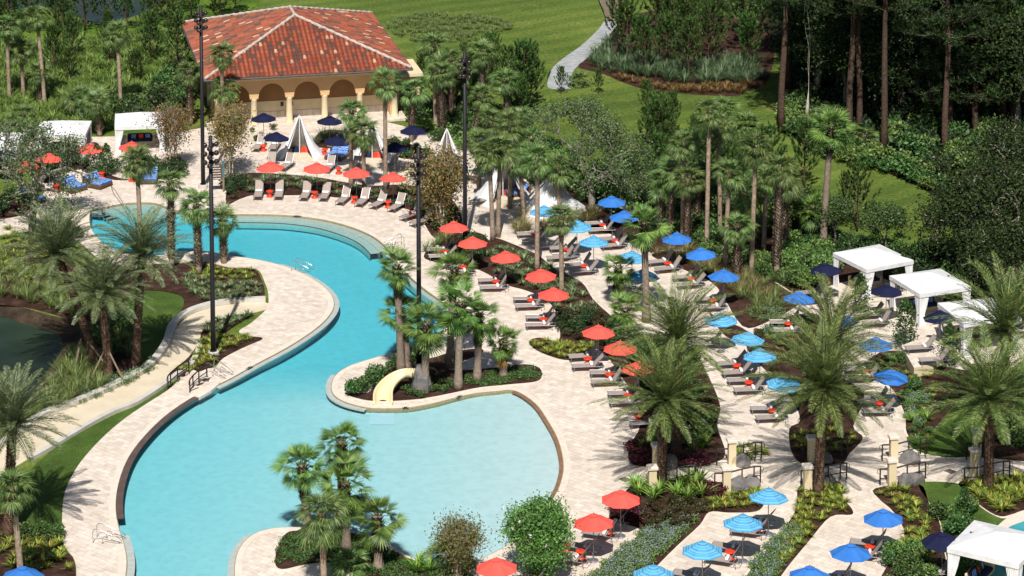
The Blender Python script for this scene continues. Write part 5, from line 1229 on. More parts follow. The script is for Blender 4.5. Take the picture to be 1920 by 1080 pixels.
# ============================================================ PALMS
_S = 'slim'; _B = 'booted'
for a in [
 (_S,18,190,15,48,'tall cabbage palm at the far left edge of the meadow'),
 (_S,44,180,41,92,'short yellowing cabbage palm beside the tall left edge palm'),
 (_S,84,200,72,28,'tallest cabbage palm in the upper left corner'),
 (_B,76,196,74,135,'dark low cabbage palm below the tallest upper left palm'),
 (_S,227,208,222,60,'slim cabbage palm standing directly above the left cabana'),
 (_B,150,224,150,182,'leftmost of three stubby palms between the left cabanas'),
 (_B,168,228,166,184,'middle of three stubby palms between the left cabanas'),
 (_B,187,255,182,190,'rightmost of three stubby palms between the left cabanas'),
 (_B,43,262,44,215,'stubby palm between the two leftmost cabanas'),
 (_B,358,234,355,134,'booted palm against the left wall of the pavilion'),
 (_S,418,266,418,100,'cabbage palm whose crown overlaps the front left roof corner'),
 (_B,424,262,422,165,'shorter palm below the front left roof corner'),
 (_S,723,358,723,152,'tall slim palm in front of the right pavilion arch'),
 (_S,658,352,660,208,'taller of the twin palms by the wicker daybed'),
 (_S,683,362,681,246,'shorter of the twin palms by the wicker daybed'),
 (_B,771,266,776,168,'booted palm at the right corner of the pavilion'),
 (_S,817,248,813,84,'palm with the highest crown right of the roof'),
 (_B,830,260,826,136,'booted palm right of the pavilion annexe'),
 (_B,846,228,846,112,'pale trunked palm left of the rear light pole'),
 (_B,905,240,904,98,'palm with high crown right of the rear light pole'),
 (_B,888,278,905,178,'leaning booted palm right of the rear light pole'),
 (_B,952,240,948,150,'booted palm near the pines right of the light pole'),
 (_S,924,452,917,288,'long trunked palm left of a close pair above red parasols'),
 (_S,934,446,938,278,'long trunked palm right of a close pair above red parasols'),
 (_S,956,392,957,232,'palm rising behind the blue daybed tent'),
 (_B,920,300,921,226,'low booted palm below the rear palm group'),
 (_S,981,414,975,300,'palm trunk left of the wide white tent'),
 (_S,1007,512,1008,295,'thick grey trunk palm in front of the wide white tent'),
 (_S,1049,404,1047,312,'palm right of the wide white tent'),
 (_S,1053,552,1052,408,'palm with short crown between striped and red parasols'),
 (_B,1235,437,1239,338,'leftmost of four booted palms in a row'),
 (_B,1258,442,1258,322,'second of four booted palms in a row'),
 (_B,1287,468,1290,335,'third and thickest of four booted palms in a row'),
 (_B,1307,428,1313,324,'last of four booted palms in a row'),
 (_S,1325,470,1328,208,'tallest slim palm above the solid blue parasols'),
 (_S,1350,442,1346,235,'dark trunked palm beside the tallest slim palm'),
 (_S,1360,510,1366,322,'palm whose trunk stands above the last blue parasol'),
 (_B,1382,528,1382,424,'small booted palm right of the last blue parasol'),
 (_S,1409,518,1415,272,'tall slim palm left of the forked palm pair'),
 (_B,1456,522,1460,316,'booted palm left of the bright fan palms'),
 (_B,1470,472,1471,338,'dark booted palm touching its neighbour above the grasses'),
 (_S,1280,452,1281,268,'slim palm standing between booted palms and the lawn'),
 (_B,1392,470,1394,356,'booted palm half hidden behind the slim palms'),
 (_S,1432,470,1436,330,'slim palm left of the forked palm pair, set back'),
 (_B,870,215,868,140,'booted palm directly behind the rear light pole'),
 (_S,972,330,973,222,'slim palm above the wide white tent'),
 (_B,995,340,996,262,'booted palm left of the live oak'),
 (_S,898,360,897,262,'slim palm beside the small white tent'),
 (_B,1617,290,1617,258,'low palm tuft at the forest edge'),
 (_B,322,504,322,342,'booted palm at the pool side above date palm fronds'),
 (_B,373,514,370,385,'thick booted palm left of the near light pole'),
 (_B,420,494,418,412,'short booted palm right of the near light pole'),
 (_S,265,492,260,300,'cabbage palm rising before the pool steps'),
 (_S,42,1125,28,915,'cabbage palm above the blue parasol in the bottom left corner'),
 (_S,608,1110,604,962,'cabbage palm cut by the bottom edge on the shore bed')]:
    palm(*a)
for a, k in [
 (('fan',1212,604,1206,418,'tall fan palm between striped and blue parasols'), {}),
 (('fan',1156,575,1160,500,'fan palm behind its twin above the middle bed'), {'s': .85}),
 (('fan',1172,632,1172,580,'low fan palm touching the central date palm fronds'), {'s': .85}),
 (('fan',1543,470,1555,238,'tall fan palm at the forest edge'), {'s': 1.15}),
 (('fan',1522,460,1526,388,'fan palm with bright drooping fronds above white cabanas'), {'s': 1.0}),
 (('fan',752,702,745,500,'tall fan palm left of the island light pole'), {}),
 (('fan',765,694,753,582,'fan palm at the left end of the island'), {'s': .95}),
 (('fan',797,737,800,606,'fan palm with one yellow hanging frond by the slide'), {'s': 1.12, 'skirt': (4.75,)}),
 (('fan',859,730,864,568,'tall pale trunked fan palm in the middle of the island'), {'s': 1.1}),
 (('fan',843,690,853,506,'fan palm reaching up beside the first red parasols'), {'s': .95}),
 (('fan',895,714,899,590,'fan palm right of the middle of the island'), {'s': .95}),
 (('fan',944,707,944,640,'smallest fan palm at the right end of the island'), {'s': .82, 'skirt': (4.4,)}),
 (('fan',577,1010,568,872,'left fan palm of the lower shore bed'), {'s': .95}),
 (('fan',641,1004,642,828,'rear fan palm of the lower shore bed'), {'s': .92}),
 (('fan',650,1034,648,906,'central fan palm of the lower shore bed'), {'s': 1.1, 'skirt': False}),
 (('fan',710,1068,708,968,'short fan palm nearest the beach of the lower pool'), {'s': .92})]:
    palm(*a, **k)
for a, k in [
 (('date',178,690,110,474,'leaning date palm by the lake propped with braces'), {'grey': True, 'brace': True, 's': 1.0}),
 (('date',204,714,194,548,'middle date palm of the three beside the lake'), {'grey': True, 'brace': True}),
 (('date',255,690,270,476,'right date palm of the three beside the lake'), {'grey': True}),
 (('date',16,1010,28,795,'greyish date palm at the lower left edge'), {'grey': True, 's': .95}),
 (('date',1268,862,1270,636,'rear one of the two central date palms'), {}),
 (('date',1241,918,1243,748,'front one of the two central date palms'), {}),
 (('date',1552,800,1560,640,'rear date palm below the white cabanas'), {}),
 (('date',1534,928,1543,725,'front date palm with thick trunk by the lower steps'), {'s': 1.08}),
 (('date',1885,800,1880,618,'rear date palm at the right edge'), {}),
 (('date',1853,920,1852,748,'front date palm at the right edge'), {})]:
    palm(*a, **k)
def palmetto(px, py, label, s=.8, key='sabal', z=DZ):
    o = empty('palmetto', G(px, py, z), rnd(0, 6), label, 'palmetto', 'low palmetto shrubs')
    link('crown', K[key][1], o, (0, 0, .45), None, s)
for x, y, t, s_ in [(297,190,'palmetto in the bushes above the left cabana',1.0), (655,1075,'palmetto at the bottom of the shore bed',.8), (845,1062,'palmetto with stiff leaves beside the brown leaved shrub',.95), (120,440,'dark palmetto beside the oak trunk',.7), (1358,215,'palmetto on the far lawn behind the palms',1.1), (1400,245,'pale palmetto on the far lawn edge',1.1), (1085,160,'palmetto where the cart path meets the oak',.8), (1560,235,'palmetto at the foot of the forest',1.2)]: palmetto(x, y, t, s_)

# ============================================================ TREES
def tree(name, px, py, pair, mats, label, s=1, rz=None, group=None, z=0, cat='tree', sz=None):
    o = empty(name, G(px, py, z), rz if rz is not None else rnd(0, 6.3), label, cat, group, s)
    t = link('trunk', pair[0], o); c = link('crown', pair[1], o)
    if sz: o.scale = (s, s, sz)
    return o
def pr(fn, tm, cm, *a, **k):
    t, c = fn(*a, **k); return (t.mesh('trunk', tm, True), c.mesh('crown', cm))
OAK_L = pr(broad_tree, 'oak_bark', 'oak_leaf', 41, 9.6, 6.0, 9500, .21, .26, 1, .34, 5, .8, .28, .34, .35, 3)
OAK_M = pr(broad_tree, 'oak_bark', 'oak_leaf', 47, 9.8, 6.6, 13000, .21, .32, 1, .36, 5, .8, .28, .34, .35, 3)
OAK_D = [pr(broad_tree, 'oak_bark', 'oak_dark', 50+i, 8, 5.2, 19000, .26, .14, 1, .35, 5, .8, .2, .62, .2, 3) for i in range(2)]
tree('live_oak', 62, 436, OAK_L, None, 'gnarled grey live oak over the daybeds at far left', 1.0, .6)
tree('live_oak', 1113, 392, OAK_M, None, 'live oak with pale twisting limbs behind the palms', 1.0, 2.2)
tree('oak', 1838, 520, OAK_D[0], None, 'big dark oak behind the white cabanas', 1.12, 1, None)
tree('oak', 1930, 590, OAK_D[1], None, 'dark oak at the right picture edge', .95, 2.4, None)
tree('oak', 1935, 430, OAK_D[0], None, 'dark oak behind the others at the right edge', 1.1, 4, None)
CM_O = pr(broad_tree, 'pale_bark', 'myrtle_orange', 61, 6.6, 3.1, 13000, .2, .16, 5, .17, 4, .55, .16, .55, .5, 3, 4)
CM_O2 = pr(broad_tree, 'pale_bark', 'myrtle_orange', 63, 5.8, 2.3, 4600, .19, .17, 4, .13, 4, .55, .16, .5, .55, 3, 4)
CM_G = pr(broad_tree, 'pale_bark', 'myrtle_green', 62, 5.0, 2.7, 30000, .19, .12, 6, .12, 4, .6, .18, .34, .5, 3, 4)
tree('crepe_myrtle', 828, 432, CM_O, None, 'orange leaved crepe myrtle right of the far pool edge', 1.12)
tree('crepe_myrtle', 318, 322, CM_O2, None, 'thin orange crepe myrtle right of the left cabana', 1.1)
tree('crepe_myrtle', 431, 332, CM_O2, None, 'tall thin myrtle at the pavilion corner behind the sign', 1.2)
M['myrtle_mixed'] = leaf('myrtle_mixed_leaf', '#4E6A30', '#7E8A40', '#B89050', .25)
CM_X = pr(broad_tree, 'pale_bark', 'myrtle_mixed', 64, 5.4, 2.2, 7500, .19, .17, 4, .13, 4, .6, .18, .5, .5, 3, 4)
tree('crepe_myrtle', 858, 1100, CM_X, None, 'loose olive and bronze leaved myrtle at the bottom beside the beach', .8)
mg = tree('crepe_myrtle', 1012, 1092, CM_G, None, 'green flowering crepe myrtle at the bottom centre', 1.0)
random.seed(71); b = MB()
for k in range(12):
    a, f = rnd(0, 6.3), rnd(.45, 1); c = Vector((math.cos(a)*2.3*f, math.sin(a)*2.3*f, rnd(2.6, 4.9)))
    for q in range(9): leafquad(b, c+Vector((rnd(-.1, .1), rnd(-.1, .1), rnd(-.1, .1))), .14)
link('flowers', b.mesh('flowers', 'flower_white'), mg)

# pines
YP = [pr(young_pine, 'pine_bark', 'pine_leaf', 80+i, (5.4, 6.2, 4.4, 5.0)[i]) for i in range(4)]
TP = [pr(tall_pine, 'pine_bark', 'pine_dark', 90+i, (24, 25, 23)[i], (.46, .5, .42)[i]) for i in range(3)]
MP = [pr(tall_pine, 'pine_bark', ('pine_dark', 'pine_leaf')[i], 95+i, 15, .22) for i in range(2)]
def pines(pts, grp, labels, lo_=.85, hi=1.2):
    for i, p in enumerate(pts):
        q = random.choice(YP); o = empty('young_pine', p, rnd(0, 6), labels(i) if callable(labels) else labels, 'pine', grp, rnd(lo_, hi)); link('trunk', q[0], o); link('crown', q[1], o)
def byx(P): return sorted(P, key=lambda p: p.x/p.y)
random.seed(21)
pines(byx(scatter([(-10,60),(120,70),(330,60),(345,130),(330,190),(240,170),(20,180),(-10,170)], 11, 0, False, 3.4)), 'young pines in the left meadow', lambda i: f'bushy young pine, {ORD[i]} from left in the meadow behind the cabanas', .7, 1.05)
pines(byx(scatter([(-10,45),(130,52),(300,42),(345,20),(480,8),(440,30),(345,62),(120,75),(-10,70)], 17, 0, False, 2.0)), 'young pines along the pond shore', lambda i: f'young pine, {ORD[i]} from left along the dark pond shore', .9, 1.25)
pines(byx(scatter([(1150,95),(1195,50),(1240,15),(1330,0),(1410,50),(1410,140),(1300,158),(1200,143),(1140,120)], 21, 0, False, 3.0)), 'young pines in the bed by the cart path', lambda i: f'young pine, {ORD[i]} from left in the bed beside the cart path', 1.0, 1.4)
for (x, y, top, t) in [(982,216,78,'slender young pine above the rear palms'), (996,200,88,'young pine touching the slender one above the palms'), (1052,175,125,'small pine at the lower end of the cart path'), (1122,175,130,'small upright pine on the lawn below the bed'), (1212,215,150,'small dark pine on the far lawn'), (1260,250,172,'dark young pine standing free on the lawn'), (1300,262,215,'low young pine by the palmettos on the lawn'), (1508,352,228,'dark bushy pine beside the tall fan palm'), (1585,385,322,'left of two slim young pines on the right lawn'), (1607,434,308,'taller of two slim young pines on the right lawn'), (1690,452,392,'small pine behind the first white cabana'), (1640,440,380,'small pine left of the dark oak'), (1430,60,-20,'young pine in the shade by the forest'), (870,130,80,'dark young pine behind the rear light pole'), (925,150,62,'young pine behind the palms right of the roof'), (790,160,100,'young pine behind the palms beside the roof'), (960,180,120,'young pine beside the slender one above the palms')]:
    p = G(x, y, 0); h = ZAT(p.y, top); q = YP[int(x) % 2]; hh = (5.4, 6.2)[int(x) % 2]
    o = empty('young_pine', p, rnd(0, 6), t, 'pine', 'young pines standing on the lawns', h/hh); link('trunk', q[0], o); link('crown', q[1], o)
random.seed(58)
pines(byx(scatter([(1180,300),(1230,275),(1330,310),(1420,350),(1470,400),(1500,440),(1380,415),(1240,380)], 17, 0, False, 1.6)), 'young pines behind the palm belt', lambda i: f'young pine, {ORD[i]} from left in the belt behind the tall palms', .8, 1.15)
pines(byx(scatter([(780,200),(860,150),(960,150),(985,215),(960,270),(860,240)], 10, 0, False, 1.8)), 'young pines in the palm grove by the pavilion', lambda i: f'young pine, {ORD[i]} from left in the grove right of the pavilion', .8, 1.1)
BELT = [pr(broad_tree, 'oak_bark', ('oak_leaf', 'bush')[i], 170+i, 4.2, 2.0, 3600, .2, .2, 1, .1, 4, .6, .2, .4, .5, 3) for i in range(2)]
for i, (x, y, t) in enumerate([(1215,402,'leafy small tree left of the row of booted palms'), (1245,392,'leafy small tree above the first booted palm'), (1290,395,'leafy small tree above the middle booted palms'), (1335,410,'leafy small tree behind the tallest slim palm'), (1390,435,'leafy small tree behind the small booted palm'), (1430,430,'leafy small tree left of the forked palm pair'), (1495,445,'leafy small tree under the bright fan palm'), (1565,462,'leafy small tree above the first cabana corner'), (1180,372,'leafy small tree right of the live oak'), (1660,478,'leafy small tree behind the first cabana'), (1345,345,'leafy small tree on the lawn behind the palms')]):
    tree('small_tree', x, y, BELT[i % 2], None, t, rnd(.85, 1.15), None, 'small leafy trees behind the palm belt')
for i, (x, y, t) in enumerate([(1466,248,'tall pine trunk farthest left at the forest edge'), (1480,165,'thin pine behind the leftmost tall pine'), (1594,254,'left trunk of the close pair of tall pines'), (1610,252,'right trunk of the close pair of tall pines'), (1657,290,'tall leaning pine right of the close pair'), (1772,290,'slim pine beside a bright bush in the wood'), (1880,250,'tall pine above the dark oak')]):
    q = TP[i % 3]; o = empty('tall_pine', G(x, y, 0), rnd(0, 6), t, 'pine', 'tall pines at the forest edge', rnd(.95, 1.1)); link('trunk', q[0], o); link('crown', q[1], o)
for i, p in enumerate(byx(scatter([(1470,-30),(1960,-40),(1960,200),(1740,180),(1600,140),(1500,60)], 9, 0, False, 4.5))):
    q = TP[i % 3]; o = empty('tall_pine', p, rnd(0, 6), f'tall pine inside the dark wood, {ORD[i]} from left', 'pine', 'tall pines inside the wood', rnd(.9, 1.15)); link('trunk', q[0], o); link('crown', q[1], o)
for i, (x, y) in enumerate([(1780,262),(1740,190),(1840,200),(1900,260),(1700,150),(1800,120),(1650,110),(1560,130),(1530,180),(1590,190),(1640,215),(1690,225),(1830,265),(1930,220),(1870,160),(1760,110),(1720,60),(1840,60),(1900,90),(1600,60),(1540,60),(1500,110)]):
    q = MP[i % 2]; o = empty('forest_pine', G(x, y, 0), rnd(0, 6), f'half grown pine with lit boughs, {ORD[i]} planted in the wood', 'pine', 'half grown pines in the wood', rnd(.85, 1.15)); link('trunk', q[0], o); link('crown', q[1], o)
# bare pale tree
t, c = broad_tree(66, 15, 2.6, 10, .1, .55, 1, .17, 4, .55, .3, .2, .9, 2)
o = empty('dead_tree', G(1515, 238, 0), 1.0, 'bare pale dead tree with forked top before the wood', 'tree'); link('trunk', t.mesh('trunk', 'pale_bark', True), o)
FT = [pr(broad_tree, 'oak_bark', 'oak_dark' if i else 'bush_dark', 70+i, 9, 3.6, 9000, .30, .2, 1, .2, 4, .7, .2, .75, .4, 3) for i in range(3)]
for i, p in enumerate(byx(scatter([(1480,-20),(1930,-20),(1950,300),(1800,285),(1640,250),(1530,215),(1490,120)], 30, 0, False, 3.0))):
    tree('forest_tree', 0, 100, FT[i % 3], None, f'dark leafy understory tree, {ORD[i]} from left in the wood', rnd(1.0, 1.5), None, 'leafy trees in the wood').location = p

# ============================================================ SHRUBS AND PLANTS
SH = {
 'bush': [shrub(100+i, .75, 1.1, 620, .17).mesh('foliage', 'bush') for i in range(3)],
 'light': [shrub(104+i, .75, 1.1, 620, .17).mesh('foliage', 'bush_light') for i in range(2)],
 'dark': [shrub(107+i, .8, 1.2, 620, .17).mesh('foliage', 'bush_dark') for i in range(2)],
 'bronze': [shrub(110+i, .5, .6, 420, .11).mesh('foliage', 'bronze') for i in range(2)],
 'burgundy': [shrub(113+i, .45, .5, 420, .10).mesh('foliage', 'burgundy') for i in range(2)],
 'low': [shrub(116+i, .42, .42, 260, .12).mesh('foliage', 'bush') for i in range(2)],
 'croton': [blades(120+i, 46, .55, .035, .9, .7).mesh('leaves', 'croton') for i in range(3)],
 'ginger': [blades(124+i, 60, 1.15, .05, .75, .7).mesh('leaves', 'ginger') for i in range(2)],
 'varieg': [blades(127+i, 54, .55, .03, .9, .7).mesh('leaves', 'variegated') for i in range(3)],
 'grass': [blades(131+i, 90, 1.15, .018, .7, .7, 0, .15, 4).mesh('blades', 'grass') for i in range(2)],
 'tan': [blades(134+i, 100, 1.25, .018, .7, .7, 0, .18, 4).mesh('blades', 'grass_tan') for i in range(2)],
 'bluegrass': [blades(137+i, 90, 1.2, .02, .75, .7, 0, .15, 4).mesh('blades', 'grass_blue') for i in range(2)],
 'redgrass': [blades(140+i, 60, .7, .025, .8, .7, 0, .12).mesh('blades', 'grass_red') for i in range(2)],
}
MAG = [cone_shrub(150+i).mesh('foliage', 'magnolia') for i in range(2)]
random.seed(33)
NAME = {'bush': 'leafy_shrub', 'light': 'leafy_shrub', 'dark': 'leafy_shrub', 'bronze': 'bronze_shrub', 'burgundy': 'burgundy_shrub', 'low': 'low_shrub', 'croton': 'croton_plant', 'ginger': 'ginger_plant', 'varieg': 'striped_plant', 'grass': 'grass_clump', 'tan': 'grass_clump', 'bluegrass': 'grass_clump', 'redgrass': 'grass_clump'}
def plants(kind, pts, n, label, z=0, lo_=.8, hi=1.25, mind=.5, smooth=True, stuff=False):
    ks = kind if isinstance(kind, (list, tuple)) else [kind]; P = sorted(scatter(pts, n, z, smooth, mind), key=lambda p: p.x/p.y)
    if stuff:
        for k in ks:
            b = MB(); Q = [p for i, p in enumerate(P) if i % len(ks) == ks.index(k)]
            for p in Q: b.merge(RAW[k], Matrix.Translation(p) @ Matrix.Rotation(rnd(0, 6.3), 4, 'Z') @ Matrix.Scale(rnd(lo_, hi), 4))
            tag(link({'bush': 'shrubbery', 'light': 'shrubbery', 'dark': 'shrubbery'}.get(k, 'ornamental_grass'), b.mesh('cover', SH[k][0].materials[0])), {'bush': 'mid green ', 'light': 'bright green ', 'dark': 'dark green '}.get(k, '')+label, 'shrubbery' if k in ('bush', 'light', 'dark') else 'grasses', kind='stuff')
        return
    for i, p in enumerate(P):
        k = random.choice(ks); nm = NAME[k]
        o = link(nm, random.choice(SH[k]), None, p, (0, 0, rnd(0, 6.3)), rnd(lo_, hi)); tag(o, f'{label}, {ORD[i]} from left', nm.replace('_', ' '), label)
RAW = {'bush': shrub(102, .75, 1.1, 420, .19), 'light': shrub(103, .75, 1.1, 420, .19), 'dark': shrub(109, .8, 1.2, 420, .19), 'bluegrass': blades(139, 80, 1.2, .022, .75, .7, 0, .15, 3), 'redgrass': blades(142, 50, .7, .028, .8, .7, 0, .12), 'croton': blades(144, 46, .55, .035, .9, .7), 'tan': blades(143, 90, 1.25, .02, .7, .7, 0, .18, 3)}
BZ = DZ+.05
# hedge behind the poolside row and beds of the upper deck
plants('varieg', [(445,345),(480,330),(560,336),(640,348),(700,358),(770,380),(760,388),(690,374),(620,365),(540,360),(470,362)], 46, 'striped leaved plant in the hedge behind the poolside loungers', BZ, .95, 1.35, .55)
plants(['bronze', 'dark'], [(424,380),(430,342),(470,340),(475,360),(450,374)], 9, 'dark shrub in the bed left of the poolside loungers', BZ, .7, 1, .6)
plants(['bush', 'dark'], [(740,360),(790,362),(835,378),(850,420),(830,440),(800,420),(775,395)], 12, 'shrub under the orange myrtle', BZ, .6, .9, .8)
plants('bluegrass', [(592,275),(600,252),(645,250),(652,272)], 8, 'blue green grass clump right of the first white tent', BZ, .9, 1.2, .6)
plants(['bush', 'light'], [(655,275),(700,262),(790,280),(800,300),(700,290)], 12, 'shrub in the bed before the right arches', BZ, .5, .9, .8)
plants(['bush', 'dark'], [(70,325),(80,296),(150,305),(225,332),(250,300),(262,305),(300,315),(330,312),(340,330),(260,334),(160,314)], 26, 'shrub in the bed behind the left daybeds', BZ, .7, 1.2, .9)
plants(['bush', 'dark'], [(-20,400),(0,375),(50,362),(58,385),(20,402)], 8, 'shrub left of the oak trunk', BZ, .7, 1.1, .8)
plants(['bush', 'dark', 'light'], [(470,262),(470,240),(520,244),(545,262),(500,268)], 5, 'small shrub before the left arches', BZ, .4, .6, .8)
# middle bed
plants('varieg', [(915,470),(960,470),(1010,490),(1060,520),(1100,560),(1115,590),(1060,590),(1000,545),(940,520),(920,495)], 70, 'pale striped plant in the middle bed beside red parasols', BZ, .9, 1.3, .6)
plants(['grass', 'tan'], [(800,480),(815,455),(850,450),(850,480)], 7, 'grass clump at the tip of the bed near the first red parasol', BZ, .8, 1.1, .5)
plants(['bush', 'dark'], [(850,478),(880,442),(915,448),(905,490),(880,495)], 10, 'shrub below the rear palms by the first red parasols', BZ, .6, .9, .8)
plants(['bronze', 'dark'], [(1050,600),(1100,585),(1150,600),(1180,630),(1160,665),(1110,640),(1060,635)], 34, 'low bronze shrub above the yellow bedding plants', BZ, .65, 1.1, .75)
plants('croton', [(998,643),(1030,640),(1070,645),(1110,648),(1085,668),(1055,672),(1020,660)], 26, 'yellow green plant in the bed point below the red parasols', BZ, .75, 1.05, .5)
plants(['bronze', 'bush'], [(1180,660),(1250,650),(1300,680),(1335,760),(1330,830),(1250,840),(1215,800),(1200,740)], 50, 'dark shrub in the bed under the central date palms', BZ, .8, 1.2, .8)
plants('burgundy', [(1183,840),(1205,835),(1222,850),(1215,872),(1185,868)], 12, 'burgundy shrub left of the central date palm', BZ, 1, 1.3, .5)
plants('burgundy', [(1292,862),(1322,862),(1325,874),(1290,876)], 6, 'burgundy shrub right of the central date palm', BZ, .9, 1.2, .5)
plants('ginger', [(1200,852),(1215,828),(1240,826),(1240,850)], 4, 'tall bright green plant by the upper pillar', BZ, .8, 1.0, .7)
plants('ginger', [(1285,840),(1300,825),(1320,830),(1315,850)], 4, 'bright leafy plant right of the central date palm', BZ, .8, 1, .7)
plants('croton', [(1375,842),(1400,832),(1430,842),(1440,858),(1410,862),(1380,856)], 10, 'yellow green plant in the curved planter', BZ, .75, 1.0, .5)
# grasses and shrubs on the upper right side
plants('tan', [(1228,478),(1290,475),(1330,490),(1400,520),(1440,560),(1400,560),(1345,530),(1300,506),(1250,488)], 40, 'tan grass clump behind the solid blue parasols', .0, .8, 1.15, .8)
plants('grass', [(1380,545),(1440,520),(1490,550),(1480,570),(1430,590),(1395,585)], 16, 'green grass clump left of the navy parasol', .0, .8, 1.1, .8)
plants('tan', [(965,440),(1000,430),(1050,415),(1100,400),(1112,415),(1060,425),(1000,438)], 16, 'tan grass clump behind the upper striped parasols', .0, .8, 1.1, .8)
plants('tan', [(960,415),(975,405),(1000,400),(990,430),(962,435)], 6, 'tan grass clump left of the thick palm trunk', .0, .8, 1.1, .8)
plants(['bush', 'dark', 'light'], [(1085,372),(1120,330),(1200,320),(1300,345),(1330,400),(1325,450),(1240,440),(1200,425),(1120,400)], 75, 'leafy growth behind the row of booted palms', 0, 1.0, 1.6, 1.0, stuff=True)
plants(['bush', 'light'], [(1300,455),(1340,450),(1400,480),(1460,500),(1500,500),(1490,540),(1420,520),(1350,500)], 34, 'shrubbery among the tall palm trunks', 0, .8, 1.3, .9, stuff=True)
plants(['bush', 'light'], [(1462,470),(1500,455),(1560,470),(1570,500),(1545,535),(1500,545),(1470,520)], 24, 'bright shrub left of the first white cabana', 0, .9, 1.4, .9)
plants(['bush', 'dark'], [(1440,440),(1500,430),(1640,462),(1620,475),(1540,470),(1460,460)], 16, 'shrub on the lawn edge behind the first cabana', 0, .8, 1.2, 1.2)
plants(['bush', 'dark'], [(1650,515),(1715,535),(1760,560),(1830,590),(1960,610),(1960,560),(1850,500),(1700,480)], 44, 'shrubbery under the oaks behind the cabanas', 0, 1, 1.5, 1.2, stuff=True)
plants(['light', 'bush'], [(1530,262),(1600,285),(1680,310),(1760,345),(1755,362),(1680,335),(1590,310),(1530,285)], 46, 'bushes along the forest edge', 0, 1.1, 1.8, 1.2, stuff=True)
plants(['light', 'bush'], [(1475,250),(1490,190),(1540,210),(1600,240),(1580,268),(1520,262)], 22, 'bushes at the left foot of the wood', 0, 1.1, 1.8, 1.5, stuff=True)
plants(['light', 'dark', 'bush'], [(1640,260),(1720,230),(1900,280),(1930,340),(1820,350),(1720,320)], 34, 'bushes in front of the dark wood', 0, 1.3, 2.2, 1.8, stuff=True)
plants(['bush', 'dark'], [(400,262),(430,215),(442,232),(440,262)], 6, 'shrub at the left foot of the pavilion', 0, .8, 1.2, .9)
plants(['dark', 'bush'], [(290,175),(330,140),(365,150),(350,215),(300,225)], 22, 'dense shrubbery left of the pavilion', 0, 1.3, 2.0, 1.2, stuff=True)
plants(['dark', 'bush'], [(120,205),(220,195),(300,225),(300,240),(160,238)], 18, 'shrubbery between the left cabanas', 0, 1.1, 1.7, 1.2, stuff=True)
plants(['bush', 'dark', 'light'], [(775,215),(840,205),(960,215),(990,290),(960,330),(890,300),(790,255)], 60, 'shrubbery in the palm grove right of the pavilion', 0, 1.0, 1.6, 1.1, stuff=True)
plants(['bush', 'dark', 'light'], [(960,300),(1000,260),(1060,290),(1090,350),(1060,370),(1000,350)], 30, 'shrubbery under the live oak with twisting limbs', 0, .9, 1.5, 1.1, stuff=True)
# cart path bed
plants('bluegrass', [(1100,120),(1122,100),(1140,85),(1200,105),(1300,120),(1400,110),(1432,145),(1380,160),(1250,155),(1150,138)], 110, 'blue green grasses in the bed below the young pines', 0, .9, 1.6, .9, stuff=True)
plants('redgrass', [(1150,142),(1230,160),(1300,164),(1400,160),(1390,176),(1290,174),(1210,166)], 46, 'reddish grasses on the bed edge of the far lawn', 0, .9, 1.4, .7, stuff=True)
# terraces below the cabanas
plants(['bronze', 'low'], [(1410,650),(1440,620),(1500,600),(1550,610),(1560,650),(1570,700),(1530,720),(1480,730),(1440,690)], 34, 'low shrub in the bed among the striped parasols', BZ, .8, 1.2, .8)
plants(['bush', 'low'], [(1640,690),(1680,670),(1715,700),(1720,740),(1690,745),(1660,720)], 12, 'shrub below the raised cream terrace', BZ, .7, 1.0, .8)
plants('croton', [(1495,815),(1540,810),(1600,815),(1598,838),(1560,852),(1500,845)], 18, 'yellow green plant right of the second date palm trunk', BZ, .75, 1.05, .6)
plants(['croton', 'ginger', 'low'], [(1705,800),(1730,770),(1745,810),(1750,840),(1725,840)], 12, 'bright plant beside the upper lawn', BZ, .7, 1.0, .7)
plants(['croton', 'low', 'croton'], [(1700,700),(1760,710),(1790,740),(1740,790),(1705,770)], 18, 'sparse bedding plant on the mulch slope at right', BZ, .6, .9, .9)
plants(['bush', 'low', 'light'], [(1780,690),(1900,690),(1960,750),(1940,850),(1880,850),(1850,740)], 30, 'shrub under the right date palms', BZ, .8, 1.2, .9)
# lower beds
plants('ginger', [(1190,915),(1235,905),(1245,935),(1205,945)], 5, 'large bright strappy plant left of the central palm foot', BZ, .95, 1.15, .8)
plants('ginger', [(1262,912),(1320,905),(1325,930),(1275,940)], 6, 'large bright strappy plant right of the central palm foot', BZ, .95, 1.15, .8)
plants('burgundy', [(1155,950),(1190,950),(1202,975),(1200,990),(1160,978)], 12, 'burgundy shrub under the first lower red parasol', BZ, 1, 1.4, .5)
plants('burgundy', [(1305,915),(1345,915),(1352,930),(1310,935)], 9, 'burgundy shrub right of the strappy plants', BZ, 1, 1.3, .5)
plants('bronze', [(1205,950),(1240,945),(1330,945),(1310,970),(1262,1000),(1210,992)], 30, 'bronze green shrub in the lower bed', BZ, .8, 1.35, .75)
plants('croton', [(1330,938),(1350,925),(1400,915),(1428,930),(1425,948),(1370,955),(1335,955)], 26, 'yellow striped plant above the striped parasols', BZ, .75, 1.05, .5)
plants('croton', [(1500,935),(1515,915),(1575,912),(1580,935),(1592,958),(1550,965),(1510,1010),(1475,1050),(1455,1050),(1490,975)], 48, 'yellow striped plant in the sloping bed under the second palm', BZ, .75, 1.1, .5)
plants('croton', [(1650,925),(1700,915),(1715,940),(1745,990),(1750,1050),(1700,1070),(1690,1030),(1700,990),(1680,950)], 42, 'yellow striped plant in the bed beside the small lawn', BZ, .75, 1.1, .5)
